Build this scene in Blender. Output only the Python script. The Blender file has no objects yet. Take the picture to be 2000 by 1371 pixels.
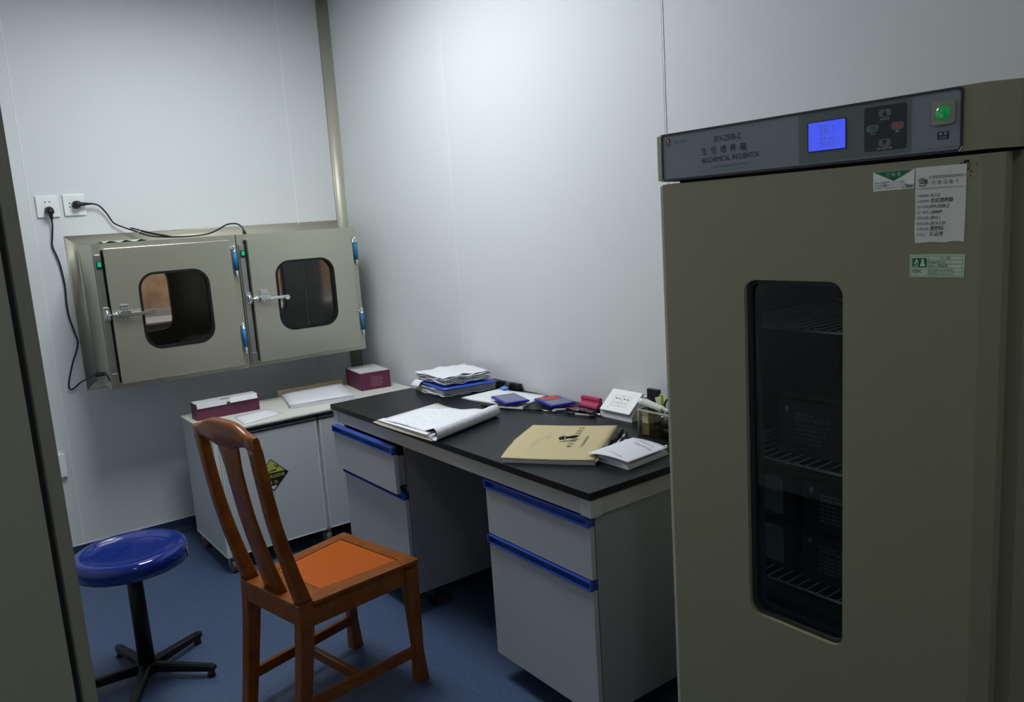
import bpy, bmesh, math, random
from mathutils import Vector, Matrix
random.seed(7)
S = bpy.context.scene
COL = S.collection
PI = math.pi

# ------------------------------------------------------------------ camera, light, exposure
cam_d = bpy.data.cameras.new('camera')
cam_d.sensor_width = 36.0
cam_d.lens = 1563.95 / 2000 * 36
cam_d.clip_start = 0.02
cam = bpy.data.objects.new('camera', cam_d)
COL.objects.link(cam)
_r = Vector((0.79792647, -0.59913012, -0.06600337)); _u = Vector((0.15030576, 0.09173452, 0.9843744)); _f = Vector((0.58371357, 0.79537907, -0.16325011))
cam.matrix_world = Matrix(((_r.x, _u.x, -_f.x, 0), (_r.y, _u.y, -_f.y, 0), (_r.z, _u.z, -_f.z, 1.64), (0, 0, 0, 1)))
S.camera = cam

W = bpy.data.worlds.new('world'); S.world = W; W.use_nodes = True
W.node_tree.nodes['Background'].inputs[0].default_value = (0.5, 0.62, 0.8, 1)
W.node_tree.nodes['Background'].inputs[1].default_value = 0.02
S.view_settings.view_transform = 'Standard'
S.view_settings.look = 'None'
S.view_settings.gamma = 1
S.view_settings.use_curve_mapping = False
S.view_settings.exposure = 0.0
LAMP_STRENGTH = 21.0
LAMP_COLOUR = (0.93, 0.985, 1.0)

# ------------------------------------------------------------------ materials
def mat(name, col, rough=0.5, metal=0.0, spec=0.5, noise=0.0, nscale=30, bump=0.0, bscale=200, trans=0.0, ior=1.45, emit=None, estr=0.0, coat=0.0, alpha=1.0, rvar=0.0):
    m = bpy.data.materials.new(name); m.use_nodes = True
    nt = m.node_tree; b = nt.nodes['Principled BSDF']
    b.inputs['Base Color'].default_value = (*col, 1)
    b.inputs['Roughness'].default_value = rough
    b.inputs['Metallic'].default_value = metal
    b.inputs['Specular IOR Level'].default_value = spec
    b.inputs['IOR'].default_value = ior
    b.inputs['Transmission Weight'].default_value = trans
    b.inputs['Coat Weight'].default_value = coat
    b.inputs['Coat Roughness'].default_value = 0.08
    b.inputs['Alpha'].default_value = alpha
    if emit:
        b.inputs['Emission Color'].default_value = (*emit, 1)
        b.inputs['Emission Strength'].default_value = estr
    tc = nt.nodes.new('ShaderNodeTexCoord')
    if noise or rvar:
        n = nt.nodes.new('ShaderNodeTexNoise'); n.inputs['Scale'].default_value = nscale; n.inputs['Detail'].default_value = 4
        nt.links.new(tc.outputs['Object'], n.inputs['Vector'])
    if noise:
        mx = nt.nodes.new('ShaderNodeMix'); mx.data_type = 'RGBA'
        mx.inputs['A'].default_value = (*[c * (1 - noise) for c in col], 1)
        mx.inputs['B'].default_value = (*[min(1, c * (1 + noise)) for c in col], 1)
        nt.links.new(n.outputs['Fac'], mx.inputs['Factor']); nt.links.new(mx.outputs['Result'], b.inputs['Base Color'])
    if rvar:
        mr = nt.nodes.new('ShaderNodeMapRange'); mr.inputs['To Min'].default_value = max(0, rough - rvar); mr.inputs['To Max'].default_value = min(1, rough + rvar)
        nt.links.new(n.outputs['Fac'], mr.inputs['Value']); nt.links.new(mr.outputs['Result'], b.inputs['Roughness'])
    if bump:
        n2 = nt.nodes.new('ShaderNodeTexNoise'); n2.inputs['Scale'].default_value = bscale; n2.inputs['Detail'].default_value = 3
        nt.links.new(tc.outputs['Object'], n2.inputs['Vector'])
        bp = nt.nodes.new('ShaderNodeBump'); bp.inputs['Strength'].default_value = bump; bp.inputs['Distance'].default_value = 0.002
        nt.links.new(n2.outputs['Fac'], bp.inputs['Height']); nt.links.new(bp.outputs['Normal'], b.inputs['Normal'])
    return m

def brushed(name, col, rough, axis, strength=0.25, metal=1.0):
    m = mat(name, col, rough, metal)
    nt = m.node_tree; b = nt.nodes['Principled BSDF']
    tc = nt.nodes['Texture Coordinate']; mp = nt.nodes.new('ShaderNodeMapping')
    sc = [600, 600, 600]; sc[axis] = 4
    mp.inputs['Scale'].default_value = sc
    n = nt.nodes.new('ShaderNodeTexNoise'); n.inputs['Scale'].default_value = 1; n.inputs['Detail'].default_value = 3
    nt.links.new(tc.outputs['Object'], mp.inputs['Vector']); nt.links.new(mp.outputs['Vector'], n.inputs['Vector'])
    bp = nt.nodes.new('ShaderNodeBump'); bp.inputs['Strength'].default_value = strength; bp.inputs['Distance'].default_value = 0.0006
    nt.links.new(n.outputs['Fac'], bp.inputs['Height']); nt.links.new(bp.outputs['Normal'], b.inputs['Normal'])
    return m

def wood_mat():
    m = mat('varnished_wood', (0.30, 0.075, 0.014), 0.28, spec=0.3, coat=0.15)
    nt = m.node_tree; b = nt.nodes['Principled BSDF']; tc = nt.nodes['Texture Coordinate']
    mp = nt.nodes.new('ShaderNodeMapping'); mp.inputs['Scale'].default_value = (7, 40, 7)
    n = nt.nodes.new('ShaderNodeTexNoise'); n.inputs['Scale'].default_value = 2.2; n.inputs['Detail'].default_value = 8; n.inputs['Distortion'].default_value = 0.6
    r = nt.nodes.new('ShaderNodeValToRGB')
    r.color_ramp.elements[0].position = 0.3; r.color_ramp.elements[0].color = (0.15, 0.036, 0.007, 1)
    r.color_ramp.elements[1].position = 0.7; r.color_ramp.elements[1].color = (0.25, 0.080, 0.009, 1)
    nt.links.new(tc.outputs['Object'], mp.inputs['Vector']); nt.links.new(mp.outputs['Vector'], n.inputs['Vector'])
    nt.links.new(n.outputs['Fac'], r.inputs['Fac']); nt.links.new(r.outputs['Color'], b.inputs['Base Color'])
    return m

def floor_mat():
    m = mat('blue_vinyl', (0.08, 0.15, 0.33), 0.42)
    nt = m.node_tree; b = nt.nodes['Principled BSDF']; tc = nt.nodes['Texture Coordinate']
    v = nt.nodes.new('ShaderNodeTexVoronoi'); v.inputs['Scale'].default_value = 190
    r = nt.nodes.new('ShaderNodeValToRGB')
    r.color_ramp.elements[0].position = 0.0; r.color_ramp.elements[0].color = (0.036, 0.060, 0.125, 1)
    r.color_ramp.elements[1].position = 1.0; r.color_ramp.elements[1].color = (0.066, 0.100, 0.185, 1)
    nt.links.new(tc.outputs['Object'], v.inputs['Vector']); nt.links.new(v.outputs['Color'], r.inputs['Fac']); nt.links.new(r.outputs['Color'], b.inputs['Base Color'])
    return m

def gasket_mat():
    m = mat('zipper_gasket', (0.012, 0.012, 0.012), 0.6)
    nt = m.node_tree; b = nt.nodes['Principled BSDF']; tc = nt.nodes['Texture Coordinate']
    v = nt.nodes.new('ShaderNodeTexWave'); v.bands_direction = 'DIAGONAL'; v.inputs['Scale'].default_value = 120
    r = nt.nodes.new('ShaderNodeValToRGB'); r.color_ramp.elements[0].position = 0.75; r.color_ramp.elements[1].position = 0.85
    r.color_ramp.elements[0].color = (0.012, 0.012, 0.012, 1); r.color_ramp.elements[1].color = (0.07, 0.07, 0.065, 1)
    nt.links.new(tc.outputs['Object'], v.inputs['Vector']); nt.links.new(v.outputs['Fac'], r.inputs['Fac']); nt.links.new(r.outputs['Color'], b.inputs['Base Color'])
    return m

def rock_mat():
    m = mat('brown_board', (0.32, 0.19, 0.11), 0.8)
    nt = m.node_tree; b = nt.nodes['Principled BSDF']; tc = nt.nodes['Texture Coordinate']
    n = nt.nodes.new('ShaderNodeTexNoise'); n.inputs['Scale'].default_value = 9; n.inputs['Detail'].default_value = 6
    r = nt.nodes.new('ShaderNodeValToRGB')
    r.color_ramp.elements[0].position = 0.35; r.color_ramp.elements[0].color = (0.30, 0.17, 0.10, 1)
    r.color_ramp.elements[1].position = 0.65; r.color_ramp.elements[1].color = (0.50, 0.32, 0.21, 1)
    nt.links.new(tc.outputs['Object'], n.inputs['Vector']); nt.links.new(n.outputs['Fac'], r.inputs['Fac']); nt.links.new(r.outputs['Color'], b.inputs['Base Color'])
    return m

def mark_mat(name, base, ink, sx, sy, dens):
    """paper with rows of faint handwriting in object space"""
    m = mat(name, base, 0.75)
    nt = m.node_tree; b = nt.nodes['Principled BSDF']; tc = nt.nodes['Texture Coordinate']
    mp = nt.nodes.new('ShaderNodeMapping'); mp.inputs['Scale'].default_value = (sx, sy, 1)
    w = nt.nodes.new('ShaderNodeTexWave'); w.wave_type = 'BANDS'; w.bands_direction = 'X'; w.inputs['Scale'].default_value = 0.5
    n = nt.nodes.new('ShaderNodeTexNoise'); n.inputs['Scale'].default_value = 2.0; n.inputs['Detail'].default_value = 2
    mp2 = nt.nodes.new('ShaderNodeMapping'); mp2.inputs['Scale'].default_value = (sx * 1.2, sx * 0.7, 1)
    nt.links.new(tc.outputs['Object'], mp.inputs['Vector']); nt.links.new(mp.outputs['Vector'], w.inputs['Vector'])
    nt.links.new(tc.outputs['Object'], mp2.inputs['Vector']); nt.links.new(mp2.outputs['Vector'], n.inputs['Vector'])
    mu = nt.nodes.new('ShaderNodeMath'); mu.operation = 'MULTIPLY'
    nt.links.new(w.outputs['Fac'], mu.inputs[0]); nt.links.new(n.outputs['Fac'], mu.inputs[1])
    r = nt.nodes.new('ShaderNodeValToRGB'); r.color_ramp.elements[0].position = dens; r.color_ramp.elements[1].position = dens + 0.08
    r.color_ramp.elements[0].color = (*base, 1); r.color_ramp.elements[1].color = (*ink, 1)
    nt.links.new(mu.outputs[0], r.inputs['Fac']); nt.links.new(r.outputs['Color'], b.inputs['Base Color'])
    return m

def glass_mat(name, tint, rough=0.02, ior=1.45):
    """thin pane: tinted see-through with a real fresnel reflection"""
    m = bpy.data.materials.new(name); m.use_nodes = True
    nt = m.node_tree; nt.nodes.clear()
    out = nt.nodes.new('ShaderNodeOutputMaterial'); mix = nt.nodes.new('ShaderNodeMixShader'); tr = nt.nodes.new('ShaderNodeBsdfTransparent')
    gl = nt.nodes.new('ShaderNodeBsdfGlossy'); fr = nt.nodes.new('ShaderNodeFresnel')
    tr.inputs[0].default_value = (*tint, 1); gl.inputs[0].default_value = (1, 1, 1, 1); gl.inputs['Roughness'].default_value = rough
    fr.inputs[0].default_value = ior
    ge = nt.nodes.new('ShaderNodeNewGeometry'); sub = nt.nodes.new('ShaderNodeMath'); sub.operation = 'SUBTRACT'; sub.inputs[0].default_value = 1
    mul = nt.nodes.new('ShaderNodeMath'); mul.operation = 'MULTIPLY'
    nt.links.new(ge.outputs['Backfacing'], sub.inputs[1]); nt.links.new(fr.outputs[0], mul.inputs[0]); nt.links.new(sub.outputs[0], mul.inputs[1])
    nt.links.new(mul.outputs[0], mix.inputs[0]); nt.links.new(tr.outputs[0], mix.inputs[1]); nt.links.new(gl.outputs[0], mix.inputs[2])
    nt.links.new(mix.outputs[0], out.inputs[0])
    return m

M = dict(
    wall=mat('wall_panel', (0.66, 0.68, 0.695), 0.55, spec=0.3, bump=0.05, bscale=60),
    seam=mat('seam_white', (0.80, 0.82, 0.84), 0.5),
    seam_dark=mat('seam_grey', (0.30, 0.31, 0.33), 0.5),
    ceil=mat('ceiling_panel', (0.66, 0.67, 0.69), 0.5),
    floor=floor_mat(),
    skirt=mat('skirting_vinyl', (0.026, 0.048, 0.10), 0.5, spec=0.3),
    alu=mat('champagne_aluminium', (0.50, 0.485, 0.40), 0.42, 0.35),
    olive=mat('olive_paint', (0.255, 0.243, 0.150), 0.42, bump=0.12, bscale=350),
    olive_highlight=mat('olive_edge_highlight', (0.45, 0.44, 0.34), 0.4),  # brighter olive that paints the highlight onto the rounded edges
    rust=mat('rust_brown', (0.16, 0.085, 0.035), 0.8),
    olive_side=mat('olive_side_paint', (0.24, 0.225, 0.14), 0.45, bump=0.1, bscale=350),
    doorpaint=mat('door_paint', (0.30, 0.30, 0.215), 0.5),
    dooredge=mat('door_edge', (0.24, 0.235, 0.18), 0.45),
    gap=mat('shadow_gap', (0.01, 0.01, 0.01), 0.8),
    panel=mat('bezel_grey', (0.21, 0.245, 0.26), 0.40, noise=0.03, nscale=600),
    panel2=mat('bezel_dark_grey', (0.125, 0.15, 0.15), 0.40),
    bezel=mat('bezel_border', (0.022, 0.026, 0.035), 0.3),
    keyp=mat('keypad_black', (0.02, 0.022, 0.03), 0.35),
    keyb=mat('key_grey', (0.15, 0.155, 0.16), 0.4),
    lcd=mat('lcd_blue', (0.02, 0.03, 0.2), 0.3, emit=(0.055, 0.085, 0.80), estr=1.0),
    lcdink=mat('lcd_digits', (0.10, 0.13, 0.45), 0.4, emit=(0.05, 0.07, 0.36), estr=0.7),
    ink=mat('ink_black', (0.018, 0.018, 0.022), 0.6),
    inkgrey=mat('ink_grey', (0.13, 0.14, 0.15), 0.6),
    inkwhite=mat('ink_white', (0.55, 0.55, 0.55), 0.6),
    inkdim=mat('ink_dim', (0.42, 0.40, 0.40), 0.7),
    inkred=mat('ink_red', (0.30, 0.03, 0.03), 0.6),
    inkdarkred=mat('ink_dark_red', (0.16, 0.03, 0.04), 0.6),
    inkblue=mat('ink_blue', (0.05, 0.18, 0.45), 0.6),
    green=mat('sticker_green', (0.005, 0.16, 0.055), 0.6),
    orange=mat('key_orange', (0.42, 0.09, 0.02), 0.5),
    greenlamp=mat('rocker_green', (0.0, 0.12, 0.03), 0.15, emit=(0.0, 0.20, 0.035), estr=0.55, coat=1.0),
    greenled=mat('switch_green', (0.0, 0.2, 0.08), 0.2, emit=(0.01, 0.55, 0.20), estr=0.55),
    rockerframe=mat('rocker_frame', (0.30, 0.28, 0.22), 0.4),
    label=mat('label_paper', (0.85, 0.85, 0.79), 0.7, noise=0.04, nscale=40),
    labelgreen=mat('label_pale_green', (0.60, 0.70, 0.52), 0.7),
    card=mat('label_card', (0.72, 0.72, 0.66), 0.7, noise=0.05, nscale=30),
    black=mat('black_plastic', (0.012, 0.012, 0.014), 0.35),
    blackm=mat('black_metal', (0.006, 0.006, 0.007), 0.35, spec=0.3),
    rubber=mat('black_rubber', (0.010, 0.011, 0.012), 0.5, spec=0.25),
    tint=glass_mat('tinted_glass', (0.66, 0.72, 0.72), 0.03, ior=1.33),
    boxglass=glass_mat('pass_box_glass', (0.80, 0.82, 0.82), 0.04),
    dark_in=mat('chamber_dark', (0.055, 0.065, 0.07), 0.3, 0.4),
    carton=mat('carton_dark', (0.050, 0.040, 0.040), 0.6),
    cartongreen=mat('carton_green', (0.02, 0.09, 0.03), 0.5),
    tornwhite=mat('torn_label', (0.25, 0.27, 0.27), 0.8, noise=0.4, nscale=60),
    chrome=mat('chrome', (0.78, 0.79, 0.80), 0.16, 1.0),
    rod=mat('rack_rod', (0.85, 0.87, 0.88), 0.3, 0.4),
    steel=brushed('steel_brushed', (0.52, 0.51, 0.415), 0.32, 0, metal=0.8),
    steelv=brushed('steel_brushed_upright', (0.50, 0.49, 0.46), 0.28, 2),
    steelin=mat('steel_inside', (0.40, 0.39, 0.36), 0.16, 0.95),
    film=mat('blue_film', (0.012, 0.15, 0.36), 0.45),
    brown=rock_mat(),
    sill=mat('grey_sill', (0.36, 0.31, 0.31), 0.4),
    socket=mat('socket_white', (0.82, 0.83, 0.83), 0.35),
    top=mat('black_worktop', (0.0065, 0.0075, 0.009), 0.36, spec=0.26, bump=0.15, bscale=500),
    apron=mat('apron_grey', (0.42, 0.43, 0.39), 0.42),
    cap=mat('corner_cap', (0.45, 0.46, 0.465), 0.4),
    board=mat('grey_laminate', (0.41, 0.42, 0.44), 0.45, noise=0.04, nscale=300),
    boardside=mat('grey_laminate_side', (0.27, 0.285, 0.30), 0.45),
    edging=mat('edge_band', (0.24, 0.24, 0.22), 0.5),
    handle=mat('blue_handle', (0.022, 0.07, 0.38), 0.28, coat=0.3),
    handledark=mat('blue_handle_recess', (0.012, 0.030, 0.17), 0.4),
    cab=mat('cabinet_white', (0.47, 0.50, 0.525), 0.45, noise=0.03, nscale=200),
    cabtrim=mat('cabinet_trim', (0.62, 0.64, 0.60), 0.45),
    cabtop=mat('cabinet_top', (0.62, 0.62, 0.57), 0.45),
    cabhandle=mat('cabinet_handle_black', (0.016, 0.022, 0.030), 0.25),
    caster=mat('caster_wheel', (0.09, 0.085, 0.075), 0.5),
    castermetal=mat('caster_metal', (0.22, 0.21, 0.19), 0.45, 0.3),
    maroon=mat('maroon_carton', (0.115, 0.018, 0.055), 0.5),
    cartonwhite=mat('carton_white', (0.62, 0.62, 0.64), 0.35),
    maroonink=mat('carton_ink', (0.36, 0.22, 0.28), 0.7),
    yellow=mat('sign_yellow', (0.42, 0.44, 0.06), 0.5),
    wood=wood_mat(),
    seatwood=mat('seat_panel_wood', (0.41, 0.082, 0.0012), 0.34, spec=0.3, noise=0.10, nscale=6, coat=0.1),
    stool=mat('blue_plastic', (0.004, 0.020, 0.19), 0.07, coat=0.3),
    paper=mat('paper_white', (0.68, 0.69, 0.74), 0.7),
    papergrey=mat('paper_edges', (0.58, 0.58, 0.60), 0.8, noise=0.15, nscale=400),
    printed=mark_mat('printed_paper', (0.74, 0.75, 0.80), (0.46, 0.47, 0.54), 62, 62, 0.47),
    printed2=mark_mat('printed_paper_faint', (0.72, 0.73, 0.74), (0.48, 0.49, 0.54), 62, 62, 0.50),
    kraft=mat('kraft_cover', (0.52, 0.43, 0.235), 0.6, noise=0.04, nscale=80),
    kraftdark=mat('kraft_fold', (0.42, 0.31, 0.13), 0.6),
    bluefolder=mat('blue_folder', (0.03, 0.09, 0.55), 0.35),
    blackfolder=mat('black_folder', (0.008, 0.008, 0.010), 0.5),
    clipblue=mat('binder_clip_blue', (0.06, 0.25, 0.70), 0.3),
    padblue=mat('ink_pad_blue', (0.015, 0.015, 0.42), 0.3),
    padtop=mat('ink_pad_top', (0.075, 0.09, 0.20), 0.25, coat=0.6),
    padred=mat('ink_pad_label_red', (0.46, 0.05, 0.06), 0.5),
    clear=glass_mat('clear_plastic', (0.86, 0.87, 0.90), 0.05),
    smoke=glass_mat('smoky_plastic', (0.86, 0.85, 0.80), 0.08),
    stamp=mat('stamp_red', (0.42, 0.035, 0.10), 0.4),
    stampblack=mat('stamp_base', (0.02, 0.015, 0.02), 0.4),
    white=mat('white_plastic', (0.74, 0.74, 0.66), 0.3, coat=0.3),
    tan=mat('tan_box', (0.34, 0.27, 0.16), 0.6),
    penclear=mat('pen_barrel', (0.42, 0.41, 0.38), 0.2),
    purple=mat('purple_print', (0.14, 0.05, 0.11), 0.5),
    lampmetal=mat('lamp_frame', (0.75, 0.76, 0.77), 0.4),
    lamp=mat('lamp_diffuser', (0.8, 0.8, 0.8), 0.5, emit=LAMP_COLOUR, estr=LAMP_STRENGTH),
    addedlamp=mat('added_lamp_next_room', (0.8, 0.8, 0.8), 0.5, emit=(1.0, 0.93, 0.87), estr=40.0),
)

# ------------------------------------------------------------------ geometry helpers
class G:
    def __init__(s): s.bm = bmesh.new(); s.smooth = False
    def box(s, lo, hi, bev=0.0, seg=2):
        c = [(a + b) / 2 for a, b in zip(lo, hi)]; d = [abs(b - a) for a, b in zip(lo, hi)]
        return s.obox(c, d, Matrix.Identity(3), bev, seg)
    def obox(s, c, d, R, bev=0.0, seg=2):
        r = bmesh.ops.create_cube(s.bm, size=1.0); vs = r['verts']
        for v in vs: v.co = Vector((v.co.x * d[0], v.co.y * d[1], v.co.z * d[2]))
        if bev > 0:
            es = list({e for v in vs for e in v.link_edges})
            q = bmesh.ops.bevel(s.bm, geom=es, offset=min(bev, min(d) * 0.45), segments=seg, affect='EDGES', profile=0.6)
            vs = list({v for f in q['faces'] for v in f.verts} | {v for v in vs if v.is_valid})
        for v in vs: v.co = R @ v.co + Vector(c)
        return s
    def cyl(s, a, b, r0, r1=None, seg=20, caps=True):
        a = Vector(a); b = Vector(b); r1 = r0 if r1 is None else r1
        z = (b - a).normalized(); x = z.orthogonal().normalized(); y = z.cross(x)
        A = []; B = []
        for i in range(seg):
            t = 2 * PI * i / seg; d = x * math.cos(t) + y * math.sin(t)
            A.append(s.bm.verts.new(a + d * r0)); B.append(s.bm.verts.new(b + d * r1))
        for i in range(seg):
            j = (i + 1) % seg; f = s.bm.faces.new((A[i], A[j], B[j], B[i])); f.smooth = True
        if caps:
            s.bm.faces.new(A[::-1]); s.bm.faces.new(B)
        return s
    def tube(s, pts, r, seg=10, smooth=8, radii=None):
        P = [Vector(p) for p in pts]
        if smooth > 1 and len(P) > 2:
            Q = []
            for i in range(len(P) - 1):
                p0 = P[max(i - 1, 0)]; p1 = P[i]; p2 = P[i + 1]; p3 = P[min(i + 2, len(P) - 1)]
                for k in range(smooth):
                    t = k / smooth
                    Q.append(0.5 * ((2 * p1) + (p2 - p0) * t + (2 * p0 - 5 * p1 + 4 * p2 - p3) * t * t + (3 * p1 - p0 - 3 * p2 + p3) * t ** 3))
            Q.append(P[-1]); P = Q
        n = len(P); T = [(P[min(i + 1, n - 1)] - P[max(i - 1, 0)]).normalized() for i in range(n)]
        x = T[0].orthogonal().normalized(); rings = []
        for i in range(n):
            x = (x - T[i] * x.dot(T[i])).normalized(); y = T[i].cross(x)
            rr = r if radii is None else radii[0] + (radii[1] - radii[0]) * i / (n - 1)
            rings.append([s.bm.verts.new(P[i] + (x * math.cos(2 * PI * k / seg) + y * math.sin(2 * PI * k / seg)) * rr) for k in range(seg)])
        for A, B in zip(rings, rings[1:]):
            for k in range(seg):
                j = (k + 1) % seg; f = s.bm.faces.new((A[k], A[j], B[j], B[k])); f.smooth = True
        s.bm.faces.new(rings[0][::-1]); s.bm.faces.new(rings[-1])
        return s
    def sweep(s, rings, closed=True, caps=True, smooth=True):
        R = [[s.bm.verts.new(Vector(p)) for p in ring] for ring in rings]
        n = len(R[0])
        for A, B in zip(R, R[1:]):
            for k in range(n if closed else n - 1):
                j = (k + 1) % n; f = s.bm.faces.new((A[k], A[j], B[j], B[k])); f.smooth = smooth
        if caps and closed:
            s.bm.faces.new(R[0][::-1]); s.bm.faces.new(R[-1])
        return s
    def grid(s, fn, nu, nv, thick=None):
        V = [[s.bm.verts.new(Vector(fn(i / nu, j / nv))) for j in range(nv + 1)] for i in range(nu + 1)]
        fs = []
        for i in range(nu):
            for j in range(nv):
                f = s.bm.faces.new((V[i][j], V[i + 1][j], V[i + 1][j + 1], V[i][j + 1])); f.smooth = True; fs.append(f)
        if thick:
            V2 = [[s.bm.verts.new(v.co - Vector((0, 0, thick))) for v in row] for row in V]
            for i in range(nu):
                for j in range(nv):
                    f = s.bm.faces.new((V2[i][j], V2[i][j + 1], V2[i + 1][j + 1], V2[i + 1][j])); f.smooth = True
            def side(A, B, flip):
                for k in range(len(A) - 1):
                    q = (A[k], A[k + 1], B[k + 1], B[k]); s.bm.faces.new(q if not flip else q[::-1])
            side(V[0], V2[0], False); side(V[nu], V2[nu], True)
            side([V[i][0] for i in range(nu + 1)], [V2[i][0] for i in range(nu + 1)], True)
            side([V[i][nv] for i in range(nu + 1)], [V2[i][nv] for i in range(nu + 1)], False)
        return s
    def poly(s, pts, ex=None):
        """flat polygon, optionally extruded by vector ex"""
        A = [s.bm.verts.new(Vector(p)) for p in pts]
        s.bm.faces.new(A)
        if ex is not None:
            ex = Vector(ex); B = [s.bm.verts.new(v.co + ex) for v in A]
            s.bm.faces.new(B[::-1])
            for i in range(len(A)):
                j = (i + 1) % len(A); s.bm.faces.new((A[i], A[j], B[j], B[i]))
        return s
    def lathe(s, prof, c, seg=48):
        c = Vector(c); rings = []
        for (r, z) in prof:
            rings.append([c + Vector((r * math.cos(2 * PI * k / seg), r * math.sin(2 * PI * k / seg), z)) for k in range(seg)])
        return s.sweep(rings)
    def ball(s, c, r, sc=(1, 1, 1)):
        q = bmesh.ops.create_uvsphere(s.bm, u_segments=16, v_segments=10, radius=r)
        for v in q['verts']: v.co = Vector((v.co.x * sc[0], v.co.y * sc[1], v.co.z * sc[2])) + Vector(c)
        for f in {f for v in q['verts'] for f in v.link_faces}: f.smooth = True
        return s

def rrect(u0, v0, u1, v1, r, n=7):
    P = []
    for cx, cy, a in ((u1 - r, v1 - r, 0), (u0 + r, v1 - r, 90), (u0 + r, v0 + r, 180), (u1 - r, v0 + r, 270)):
        for k in range(n + 1):
            t = math.radians(a + 90 * k / n); P.append((cx + r * math.cos(t), cy + r * math.sin(t)))
    return P

def frame_plate(g, mp, outer, inner, d0, d1, n=7, lip=0.0):
    """plate with a hole; mp(u, v, d) -> point; outer/inner = (u0,v0,u1,v1,r)"""
    O = rrect(*outer, n=n); I = rrect(*inner, n=n); N = len(O)
    V = {}
    for key, L, d in (('of', O, d0), ('if', I, d0), ('ob', O, d1), ('ib', I, d1)):
        V[key] = [g.bm.verts.new(Vector(mp(u, v, d))) for u, v in L]
    for i in range(N):
        j = (i + 1) % N
        for a, b in (('of', 'if'), ('if', 'ib'), ('ib', 'ob'), ('ob', 'of')):
            g.bm.faces.new((V[a][i], V[a][j], V[b][j], V[b][i]))
    return g

def text_into(g, body, size, o, xd, ud, sx=1.0, space=1.0, align='LEFT', shear=0.0, bold=0.0):
    c = bpy.data.curves.new('lettering', 'FONT'); c.body = body; c.size = size; c.space_character = space; c.align_x = align; c.shear = shear; c.offset = bold; c.resolution_u = 2
    ob = bpy.data.objects.new('lettering_tmp', c); COL.objects.link(ob)
    bpy.context.view_layer.update()
    dg = bpy.context.evaluated_depsgraph_get()
    me = bpy.data.meshes.new_from_object(ob.evaluated_get(dg))
    xd = Vector(xd).normalized(); ud = Vector(ud).normalized(); o = Vector(o)
    b = len(g.bm.verts); g.bm.verts.ensure_lookup_table()
    vs = [g.bm.verts.new(o + xd * (v.co.x * sx) + ud * v.co.y) for v in me.vertices]
    for p in me.polygons:
        try: g.bm.faces.new([vs[i] for i in p.vertices])
        except ValueError: pass
    bpy.data.objects.remove(ob); bpy.data.meshes.remove(me); bpy.data.curves.remove(c)
    return g

ORG = {}
def lay_on(g, o, up=.0003):
    """drop flat lettering onto the curved sheet it is printed on"""
    from mathutils.bvhtree import BVHTree
    off = ORG[o.name]; me = o.data
    t = BVHTree.FromPolygons([v.co + off for v in me.vertices], [tuple(p.vertices) for p in me.polygons])
    for v in g.bm.verts:
        h = t.ray_cast(Vector((v.co.x, v.co.y, v.co.z + .05)), Vector((0, 0, -1)))
        if h[0] is not None: v.co.z = h[0].z + up
def thing(name, label, cat, loc=(0, 0, 0), group=None):
    o = bpy.data.objects.new(name, None); COL.objects.link(o); o.location = loc; o.empty_display_size = 0.05
    o['label'] = label; o['category'] = cat
    if group: o['group'] = group
    ORG[o.name] = Vector(loc)
    return o

def obj(name, g, material, parent=None, label=None, fix=True):
    if fix: bmesh.ops.recalc_face_normals(g.bm, faces=g.bm.faces)
    org = Vector((0, 0, 0))
    if parent is not None: org = ORG[parent.name]
    else:
        lo = Vector((min(v.co[i] for v in g.bm.verts) for i in range(3))); hi = Vector((max(v.co[i] for v in g.bm.verts) for i in range(3)))
        org = Vector(((lo.x + hi.x) / 2, (lo.y + hi.y) / 2, lo.z))
    for v in g.bm.verts: v.co -= org
    me = bpy.data.meshes.new(name); g.bm.to_mesh(me); g.bm.free()
    me.materials.append(M[material] if isinstance(material, str) else material)
    o = bpy.data.objects.new(name, me); COL.objects.link(o)
    if parent is not None: o.parent = parent
    else: o.location = org
    ORG[o.name] = org
    if label: o['label'] = label
    return o

def tag(o, label, cat, group=None, kind=None):
    o['label'] = label; o['category'] = cat
    if group: o['group'] = group
    if kind: o['kind'] = kind
    return o

def struct(name, g, material, parent=None):
    o = obj(name, g, material, parent)
    if parent is None: o['kind'] = 'structure'
    return o

# ------------------------------------------------------------------ room shell
XB, YA, XL, YF, ZC = 2.22, 4.70, -0.80, -1.20, 3.05
# opening through the far wall for the two pass boxes
OX0, OX1, OZ0, OZ1 = 0.70, 2.077, 0.94, 1.65
wa = G()
for lo, hi in (((XL - .1, YA, 0), (OX0, YA + .1, ZC)), ((OX1, YA, 0), (XB + .1, YA + .1, ZC)), ((OX0, YA, 0), (OX1, YA + .1, OZ0)), ((OX0, YA, OZ1), (OX1, YA + .1, ZC))): wa.box(lo, hi)
wall_back = struct('wall_back', wa, 'wall')
obj('panel_seam', G().box((0.522, YA - .0015, .07), (0.526, YA + .001, ZC)), 'seam', wall_back)
obj('panel_seam', G().box((1.912, YA - .0015, .07), (1.916, YA + .001, ZC)), 'seam', wall_back)
wr = struct('wall_right', G().box((XB, YF - .1, 0), (XB + .1, YA, ZC)), 'wall')
obj('panel_seam', G().box((XB - .0015, 3.436, .07), (XB + .001, 3.440, ZC)), 'seam', wr)
obj('panel_seam', G().box((XB - .001, 2.012, .07), (XB + .001, 2.016, ZC)), 'seam_dark', wr)
obj('panel_seam', G().box((XB - .0025, 2.007, .07), (XB + .001, 2.011, ZC)), 'seam', wr)
wl = G()
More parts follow.
